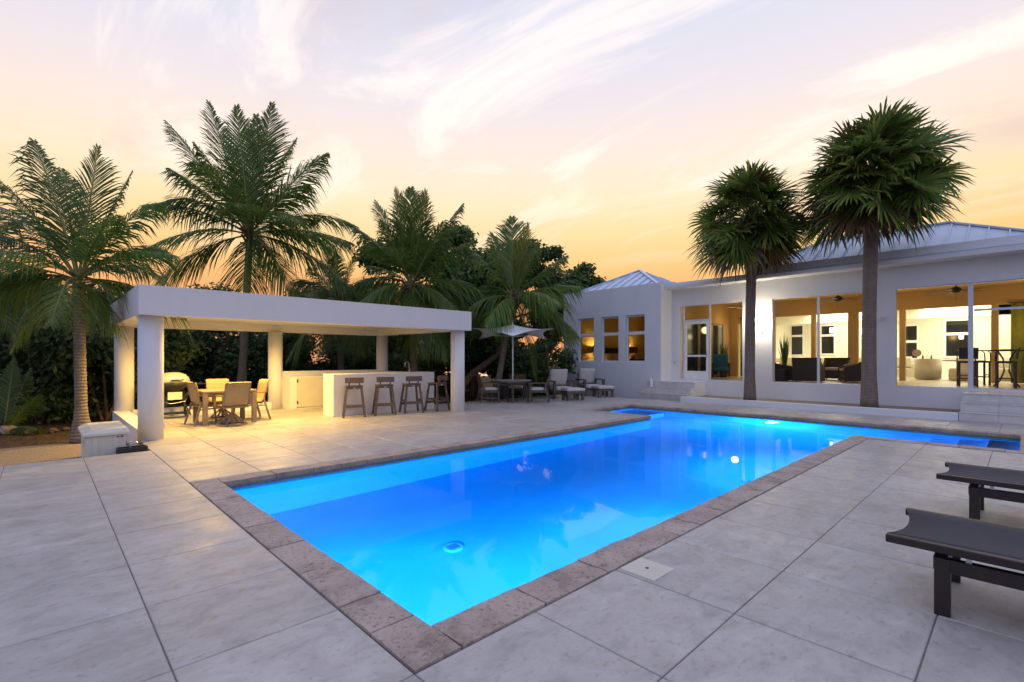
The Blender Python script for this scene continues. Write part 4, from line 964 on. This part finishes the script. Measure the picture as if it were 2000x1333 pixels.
# bedroom
b = thing('bed', 'bed with dark headboard and yellow pillows in the lit bedroom', 'bed', (19.6,12.5,FL))
MB().box(-.95,1.02,.02,.95,1.10,1.30).build('headboard', mt['dwood'], b, bevel=.02); MB().box(-.85,-1.0,.15,.85,1.0,.55).build('mattress', mt['pillow'], b, bevel=.06)
for k in range(3):
    q = MB().cushion(-.30,-.24,-.09,.30,.24,.09,.4); q.xf(Matrix.Translation((-.58+.58*k,.80,.80)) @ Matrix.Rotation(R_(68),4,'X')); q.build('pillow', mt['pillow'], b, True)
def blamp(x, y, label, side):
    n_ = thing('nightstand', 'dark nightstand under the '+side+' bedroom lamp', 'nightstand', (x,y,FL)); MB().box(-.26,-.20,.0,.26,.20,.62).build('body', mt['dwood'], n_, bevel=.01); MB().box(-.22,-.212,.34,.22,-.202,.56).build('drawer', mt['dwood'], n_)
    o = thing('table_lamp', label, 'lamp', (x,y,FL+.62)); MB().lathe([(.06,0),(.10,.06),(.13,.18),(.09,.32),(.03,.40),(.02,.44)], (0,0,0), 18).build('lamp_base', mt['dwood'], o, True)
    s_ = MB(); s_.lathe([(.20,.44),(.20,.74)], (0,0,0), 20); s_.f = s_.f[:20]; s_.m = s_.m[:20]; s_.build('lamp_shade', mt['shade'], o, True)
    MB().lathe([(.03,.50),(.045,.56),(.03,.62),(0,.63)], (0,0,0), 10).build('bulb', mt['lampglow'], o, True)
    lamp('bedside_light', 'POINT', (0,0,.72), 16, (1,.62,.16), .05, parent=o); lamp('bedside_light', 'POINT', (0,0,.47), 7, (1,.62,.16), .05, parent=o)
blamp(18.1, 13.35, 'lit bedside lamp with brown shade in the left bedroom window', 'left'); blamp(21.1, 13.35, 'lit bedside lamp with brown shade in the right bedroom window', 'right')
o = MB().box(17.1,10.2,FL+.001,17.55,11.0,1.42).build('bedroom_chest', mt['dwood'], None, bevel=.01); tag(o, 'dark low chest behind the right bedroom window', 'chest')

# ================================================================== VEGETATION
rv = random.Random(11)
def frond_mesh(P0, P1, P2, ll, seed, nl=54, hang=.45):
    r = random.Random(seed); m = MB(); pts = []
    for i in range(15):
        t = i/14; pts.append(P0*(1-t)**2+P1*2*t*(1-t)+P2*t*t)
    Ln = sum((pts[i+1]-pts[i]).length for i in range(14))
    m.cur = 1; m.tube(pts, [.034*(1-.88*i/14)*max(.6, Ln/3.5) for i in range(15)], 5)
    m.cur = 0; up0 = Vector((0,0,1))
    for k in range(nl):
        t = .13+.87*(k+.5)/nl; p = P0*(1-t)**2+P1*2*t*(1-t)+P2*t*t
        tg = ((P1-P0)*(1-t)+(P2-P1)*t).normalized()
        sd = tg.cross(up0)
        if sd.length < .15: sd = tg.cross(Vector((FW[0],FW[1],0)))
        sd.normalize(); nrm = sd.cross(tg).normalized()
        prof = (math.sin(math.pi*min(1,(t-.05)/.95)**.75)*.85+.22)*(1-.45*max(0,t-.75)/.25)
        for sg in (-1,1):
            if r.random() < .04: continue
            l = ll*1.35*prof*r.uniform(.78,1.12); fwd = .95+.7*t+r.uniform(-.12,.12)
            d = (sd*sg+tg*fwd+nrm*r.uniform(.05,.28)).normalized()
            wv = tg.cross(d).cross(d).normalized()*-1
            w = .043*max(.7,ll)*r.uniform(.8,1.15)
            h = hang*(1.25+.6*abs(tg.x*tg.x+tg.y*tg.y)**.5)*r.uniform(.55,1.45)
            q0 = p; q1 = p+d*l*.4+Vector((0,0,-h*l*.10)); q2 = p+d*l*.75+Vector((0,0,-h*l*.36)); q3 = p+d*l*.97+Vector((0,0,-h*l*.72))
            m.add([q0-tg*w*.35,q0+tg*w*.35,q1+tg*w*.6,q1-tg*w*.6,q2+tg*w*.42,q2-tg*w*.42,q3], [(0,1,2,3),(3,2,4,5),(5,4,6)])
    return m
def coco_palm(label, d, crown, base, tips, trunk_r=.15, ll=.75, extra=6, lean=None, young=False):
    c = PD(crown[0], crown[1], d); b = Vector(base)
    o = thing('coconut_palm', label, 'palm tree', b, 0, 'coconut palms behind the patio')
    C_ = c-b
    k = 26; pts = []; rad = []
    mid = lean if lean is not None else Vector((0,0,0))
    for i in range(k+1):
        t = i/k; p = C_*t+Vector(mid)*math.sin(math.pi*t); pts.append(p); rad.append(trunk_r*(1.55-.75*min(1,t*5) if t < .2 else .80-.10*t)*(1+(.04 if i%2 else -.02)))
    if not young: MB().tube(pts, rad, 12).build('trunk', mt['coco_trunk'], o, True)
    hs = MB()
    for q in range(22):
        a = rv.uniform(0,6.283); zz_ = rv.uniform(-.35,.25); rr = trunk_r*rv.uniform(.9,1.5); p0 = C_+Vector((rr*.6*math.cos(a),rr*.6*math.sin(a),zz_)); p1 = p0+Vector((rr*1.2*math.cos(a),rr*1.2*math.sin(a),rv.uniform(-.05,.3))); hs.bar(p0, p1, .09, .03)
    hs.build('husk', mt['husk'], o)
    for n_, (tx, ty, dd, arch, *hg) in enumerate(tips):
        tp = PD(tx, ty, d+dd)-b; v = tp-C_; Ln = v.length
        P1 = C_+v*.5+Vector((0,0,arch*Ln))
        frond_mesh(C_+Vector((0,0,.05)), P1, tp, ll*min(1.15,max(.6,Ln/3.0)), 100*len(label)+n_, int(46+Ln*11), hg[0] if hg else .5).build('frond', [mt['coco'], mt['rachis']], o)
    Lm = sum((PD(t[0],t[1],d)-c).length for t in tips)/len(tips)
    for n_ in range(extra):
        a = 6.283*n_/extra+rv.uniform(-.3,.3); el = rv.uniform(-.35,.75); L_ = Lm*rv.uniform(.8,1.05)
        v = Vector((math.cos(a)*math.cos(el), math.sin(a)*math.cos(el), math.sin(el)-.25))*L_; P1 = C_+v*.5+Vector((0,0,.28*L_))
        frond_mesh(C_+Vector((0,0,.05)), P1, C_+v, ll*.95, 977*n_+len(label), int(46+L_*11)).build('frond', [mt['coco'], mt['rachis']], o)
    return o
coco_palm('near coconut palm with pale trunk standing left of the storage box', 9.6, (153,553), (PD(160,852,9.6).x, PD(160,852,9.6).y, GZ),
  [(66,275,.3,.10),(192,287,.0,.02,.2),(-30,330,-.4,.18),(258,335,.5,.05),(318,395,.2,.26),(-60,455,.2,.22),(345,500,-.4,.24),(-40,560,-.6,.26),(20,690,-.4,.34),(238,660,.1,.30),(120,330,.9,.06,.3),(230,420,-.9,.22),(-20,400,.8,.2),(300,600,.8,.3)], .125, .72, 8)
coco_palm('tallest coconut palm rising behind the left half of the pavilion', 17.5, (488,462), (PD(470,780,17.5).x, PD(470,780,17.5).y, GZ),
  [(326,238,.2,.06,.35),(408,200,.5,.02,.25),(462,208,-.3,.02,.25),(531,202,.3,.01,.2),(578,272,.8,.14),(638,300,-.2,.13),(332,330,-.5,.12),(285,400,.5,.16),(688,475,.2,.17),(700,575,-.5,.20),(300,560,-.8,.20),(476,600,-1.6,.22),(585,600,-1.0,.24),(500,225,1.0,.02),(600,360,-1.0,.18),(380,280,-1.0,.08),(620,430,1.0,.16)], .17, .95, 10)
coco_palm('low coconut palm behind the middle of the pavilion roof', 19.0, (662,590), (PD(668,770,19).x, PD(668,770,19).y, GZ),
  [(636,490,.2,.02,.2),(694,500,.0,.02,.2),(605,520,.4,.08),(728,545,.2,.10),(590,640,-.4,.22),(560,705,-1.2,.24),(735,650,-.6,.22),(655,495,-.8,.02),(620,700,-1.5,.25),(712,700,-1.2,.25)], .15, .9, 8)
coco_palm('coconut palm with upright fronds behind the bar', 17.0, (803,560), (PD(812,775,17).x, PD(812,775,17).y, GZ),
  [(736,395,.3,.03,.3),(772,370,-.3,.01,.2),(802,368,.4,.01,.2),(832,374,-.2,.01,.2),(695,445,.2,.16),(902,400,.8,.08),(925,470,-.2,.12),(690,600,.3,.18),(768,650,-.8,.24),(872,705,-1.2,.24),(955,600,.2,.18),(830,700,-1.6,.22),(745,430,-1.0,.05),(870,430,-1.0,.06),(720,520,1.0,.15)], .17, .95, 8)
coco_palm('leaning coconut palm behind the white umbrella', 17.3, (1003,585), (PD(966,782,17.3).x, PD(966,782,17.3).y, GZ),
  [(1000,425,.3,.01,.2),(1032,438,-.2,.02,.2),(905,480,.1,.16),(960,455,.6,.05),(1106,500,.2,.10),(1135,560,-.1,.14),(1122,650,-.3,.26,.8),(885,610,.8,.20),(915,645,.9,.26),(1046,742,-.2,.22,.2),(1075,590,.8,.2),(950,560,.6,.25),(1055,470,-.3,.06)], .14, 1.0, 7, lean=(-.12,-.1,0))
coco_palm('coconut palm mostly beyond the left edge of the view', 10.5, (-120,560), (PD(-120,840,10.5).x, PD(-120,840,10.5).y, GZ),
  [(-60,300,0,.05),(40,430,.2,.2),(60,520,-.3,.25),(30,660,-.5,.3),(-150,290,.3,.02),(-250,420,.2,.2),(70,600,.6,.3)], .14, .75, 4)
coco_palm('young stemless coconut palm low at the left edge', 11.0, (6,858), (PD(6,880,11).x, PD(6,880,11).y, GZ),
  [(78,770,.0,.16),(28,698,.3,.04),(-50,690,.2,.05),(72,840,-.5,.22),(60,720,.6,.1),(-60,800,-.2,.2)], .10, .55, 2, young=True)

# ---- fan palms in the planter strip
def fan_leaf(P0, dirv, pet, R, seed, dead=False):
    r = random.Random(seed); m = MB(); m.cur = 1
    dirv = dirv.normalized(); P1 = P0+dirv*pet*.55+Vector((0,0,.05*pet)); hub = P0+dirv*pet+Vector((0,0,-.22*pet))
    m.tube([P0, P1, hub], [.022,.016,.011], 4); m.cur = 0
    ax = (hub-P1).normalized(); sd = ax.cross(Vector((0,0,1)))
    if sd.length < .1: sd = Vector((1,0,0))
    sd.normalize(); sd = Matrix.Rotation(r.uniform(-.95,.95),3,ax) @ sd; nr = sd.cross(ax).normalized(); n_ = 34
    for k in range(n_):
        a = R_(-128+256*k/(n_-1))+r.uniform(-.05,.05); cup = .22
        d = (ax*math.cos(a)+sd*math.sin(a)+nr*cup*r.uniform(.3,1)).normalized(); l = R*(.72+.28*math.cos(a*.6))*r.uniform(.85,1.1)
        pn = d.cross(nr).normalized(); w = .036*r.uniform(.8,1.2); dr = r.uniform(.08,.38)*(1.6 if dead else 1)
        q1 = hub+d*l*.45+Vector((0,0,-dr*l*.08)); q2 = hub+d*l*.78+Vector((0,0,-dr*l*.36)); q3 = hub+d*l*.98+Vector((0,0,-dr*l*.80))
        m.add([hub-pn*.006,hub+pn*.006,q1+pn*w,q1-pn*w,q2+pn*w*.7,q2-pn*w*.7,q3], [(0,1,2,3),(3,2,4,5),(5,4,6)])
    return m
def fan_palm(label, base, top_px, d, crad, n_, tr, seed):
    b = Vector(base); c = PD(top_px[0], top_px[1], d)-b
    o = thing('fan_palm', label, 'palm tree', b, 0, 'fan palms before the porch'); r = random.Random(seed)
    k = 30; MB().tube([Vector((c.x*t, c.y*t, c.z*t))+Vector((.05*math.sin(3*t),.03*math.sin(4*t),0)) for t in [i/k for i in range(k+1)]], [tr*(1.22-.5*(i/k)*3 if i/k < .12 else 1.04-.10*math.sin(3.0*i/k)+(.02 if i%2 else 0)) for i in range(k+1)], 14).build('trunk', mt['sabal_trunk'], o, True)
    m = MB()
    for q in range(40):
        a = r.uniform(0,6.283); z = r.uniform(-.75,.1); p0 = c+Vector((tr*.8*math.cos(a),tr*.8*math.sin(a),z)); m.bar(p0, p0+Vector((.22*math.cos(a),.22*math.sin(a),r.uniform(.05,.3))), .06, .02)
    m.build('leaf_boots', mt['husk'], o)
    for q in range(n_):
        f = (q+.5)/n_; el = R_(88-138*f**.85)+r.uniform(-.12,.12); az = q*2.39996+r.uniform(-.3,.3)
        dv = Vector((math.cos(az)*math.cos(el), math.sin(az)*math.cos(el), math.sin(el)))
        dead = f > .88
        pet = crad*r.uniform(.30,.60)*(1 if not dead else .8)
        fan_leaf(c+Vector((0,0,.15*(1-f))), dv, pet, crad*.44*r.uniform(.85,1.12), seed*1000+q, dead).build('fan_frond', [mt['deadleaf'] if dead or r.random() < .05 else mt['sabal'], mt['rachis']], o)
    return o
fan_palm('smaller fan palm beside the glowing wall lamp', (16.3,6.05,.11), (1468,432), 15.7, 2.3, 84, .155, 3)
fan_palm('taller fan palm before the right porch openings', (16.27,2.92,.11), (1702,352), 13.35, 2.25, 96, .175, 8)

# ---- broadleaf shrubs and trees: many small leaves spread through the crown
def leaves(n, blobs, size, seed):
    g = np.random.default_rng(seed); w = np.array([b[3]*b[4]*b[5] for b in blobs]); idx = g.choice(len(blobs), n, p=w/w.sum())
    B = np.array(blobs)[idx]
    u = g.normal(size=(n,3)); u /= np.linalg.norm(u,axis=1)[:,None]; rad = g.random(n)**.42
    rad *= 1+.18*np.sin(7*u[:,0]+3*u[:,2]*idx)+.10*g.normal(size=n)
    c = B[:,:3]+u*rad[:,None]*B[:,3:6]
    c[:,2] = np.maximum(c[:,2], .05)
    nrm = u*.8+g.normal(size=(n,3))*.7+np.array([0,0,.5]); nrm /= np.linalg.norm(nrm,axis=1)[:,None]
    t = np.cross(nrm, g.normal(size=(n,3))); t /= np.linalg.norm(t,axis=1)[:,None]; s = np.cross(nrm, t)
    L_ = size*g.uniform(.6,1.25,n)[:,None]; Wd = L_*g.uniform(.38,.6,n)[:,None]
    v = np.stack([c-t*L_, c+s*Wd-t*L_*.1, c+t*L_-nrm*L_*.25, c-s*Wd-t*L_*.1], 1).reshape(-1,3)
    return v
def leafobj(name, v, mat, parent):
    n = len(v)//4; me = bpy.data.meshes.new(name); me.vertices.add(4*n); me.vertices.foreach_set('co', v.astype(np.float32).ravel()); me.loops.add(4*n); me.loops.foreach_set('vertex_index', np.arange(4*n, dtype=np.int32))
    me.polygons.add(n); me.polygons.foreach_set('loop_start', np.arange(0,4*n,4,dtype=np.int32)); me.polygons.foreach_set('loop_total', np.full(n,4,dtype=np.int32)); me.materials.append(mat); me.update(calc_edges=True); me.validate()
    o = bpy.data.objects.new(name, me); COL.objects.link(o); o.parent = parent; return o
def shrub(label, loc, w, dpt, h, n, size, seed, mat='bush'):
    r = random.Random(seed); o = thing('dense_shrub', label, 'shrub', (loc[0],loc[1],GZ), 0, 'dark shrubs behind the patio')
    bl = []
    for k in range(16): bl.append((r.uniform(-.5,.5)*w, r.uniform(-.5,.5)*dpt, h*r.uniform(.12,.80), w*r.uniform(.16,.30), dpt*r.uniform(.2,.34), h*r.uniform(.13,.24)))
    leafobj('foliage', leaves(n, bl, size, seed), mt[mat], o)
    m = MB()
    for k in range(6):
        a = r.uniform(0,6.283); m.tube([(r.uniform(-.2,.2),r.uniform(-.2,.2),0),(math.cos(a)*w*.2,math.sin(a)*dpt*.2,h*.4),(math.cos(a)*w*.36,math.sin(a)*dpt*.36,h*.78)], [.04,.028,.012], 6)
    m.build('stems', mt['bark'], o)
sl_ = ['dark shrub at the far left edge behind the young palm','dark leafy shrub left of the near palm trunk','dark leafy shrub between the near palm and the pavilion','dark shrub behind the gas grill','dark shrub behind the pavilion dining table','dark shrub behind the pavilion middle column','dark shrub behind the back counter of the bar','dark shrub behind the bar faucet','dark shrub beyond the right front column','dark shrub behind the round patio table','dark shrub at the corner of the bedroom wing']
for k, (px, d, w, h) in enumerate([(-40,13.5,3.6,3.6),(70,12.6,2.8,2.9),(215,13.2,2.8,3.1),(330,18.2,3.4,3.3),(430,19.5,3.6,3.4),(545,20.5,3.6,3.3),(640,22,3.8,3.0),(745,22.5,4.0,3.2),(880,21,3.6,3.3),(985,23.5,3.8,2.6),(1050,20.0,2.6,2.9)]):
    p = PD(px, 700, d); shrub(sl_[k], (p.x,p.y), w, 2.2, h, 9000 if d < 15 else 8000, .085 if d < 15 else .11, 50+k)
def tree(label, px, d, h, w, n, seed, size=.14, limb=None):
    p = PD(px, 700, d); r = random.Random(seed); o = thing('broadleaf_tree', label, 'tree', (p.x,p.y,GZ), 0, 'broadleaf trees behind the palms')
    bl = []; m = MB(); m.tube([(0,0,0),(.15,.1,h*.25),(.05,.2,h*.5)], [.20,.16,.11], 9)
    for k in range(26):
        a = r.uniform(0,6.283); rr = w*.5*r.random()**.5; z = h*(.34+.62*r.random()*(1-.55*(rr/(w*.5))**2)); s_ = r.uniform(.09,.17)*w
        c = (rr*math.cos(a), rr*math.sin(a), z); bl.append((*c, s_, s_, s_*.62))
        if k % 2 == 0: m.tube([(.08,.15,h*r.uniform(.25,.45)), (c[0]*.55,c[1]*.55,z*.8), c], [.07,.04,.015], 6)
    if limb: m.tube([Vector(q)-Vector((p.x,p.y,GZ)) for q in limb], [.15,.14,.12,.11,.09,.07][:len(limb)], 10)
    m.build('trunk', mt['bark'], o, True); leafobj('crown', leaves(n, bl, size, seed), mt['tree'], o)
tree('tall broadleaf tree between the palms right of the pavilion', 900, 22.5, 9.6, 7.4, 30000, 71)
tree('rounded broadleaf tree behind the leaning palm', 1000, 24.5, 8.6, 6.4, 22000, 72)
tree('broadleaf tree showing above the corner of the bedroom roof', 1135, 27.0, 7.0, 5.6, 16000, 73)
tree('low broadleaf tree with a curved limb right of the pavilion', 925, 20.8, 4.2, 4.0, 9000, 74, .12, [PD(893,782,18.0),PD(905,752,18.0),PD(925,728,18.1),PD(950,710,18.3),PD(975,690,18.6),PD(985,660,18.8)])
tree('dark broadleaf tree behind the near palm at left', 120, 17.0, 4.8, 6.4, 18000, 75, .12)
tree('dark broadleaf tree behind the tallest palm', 400, 23.0, 5.4, 7.0, 16000, 76)
tree('dark broadleaf tree far behind the bar', 700, 26.0, 5.6, 8.0, 18000, 77)
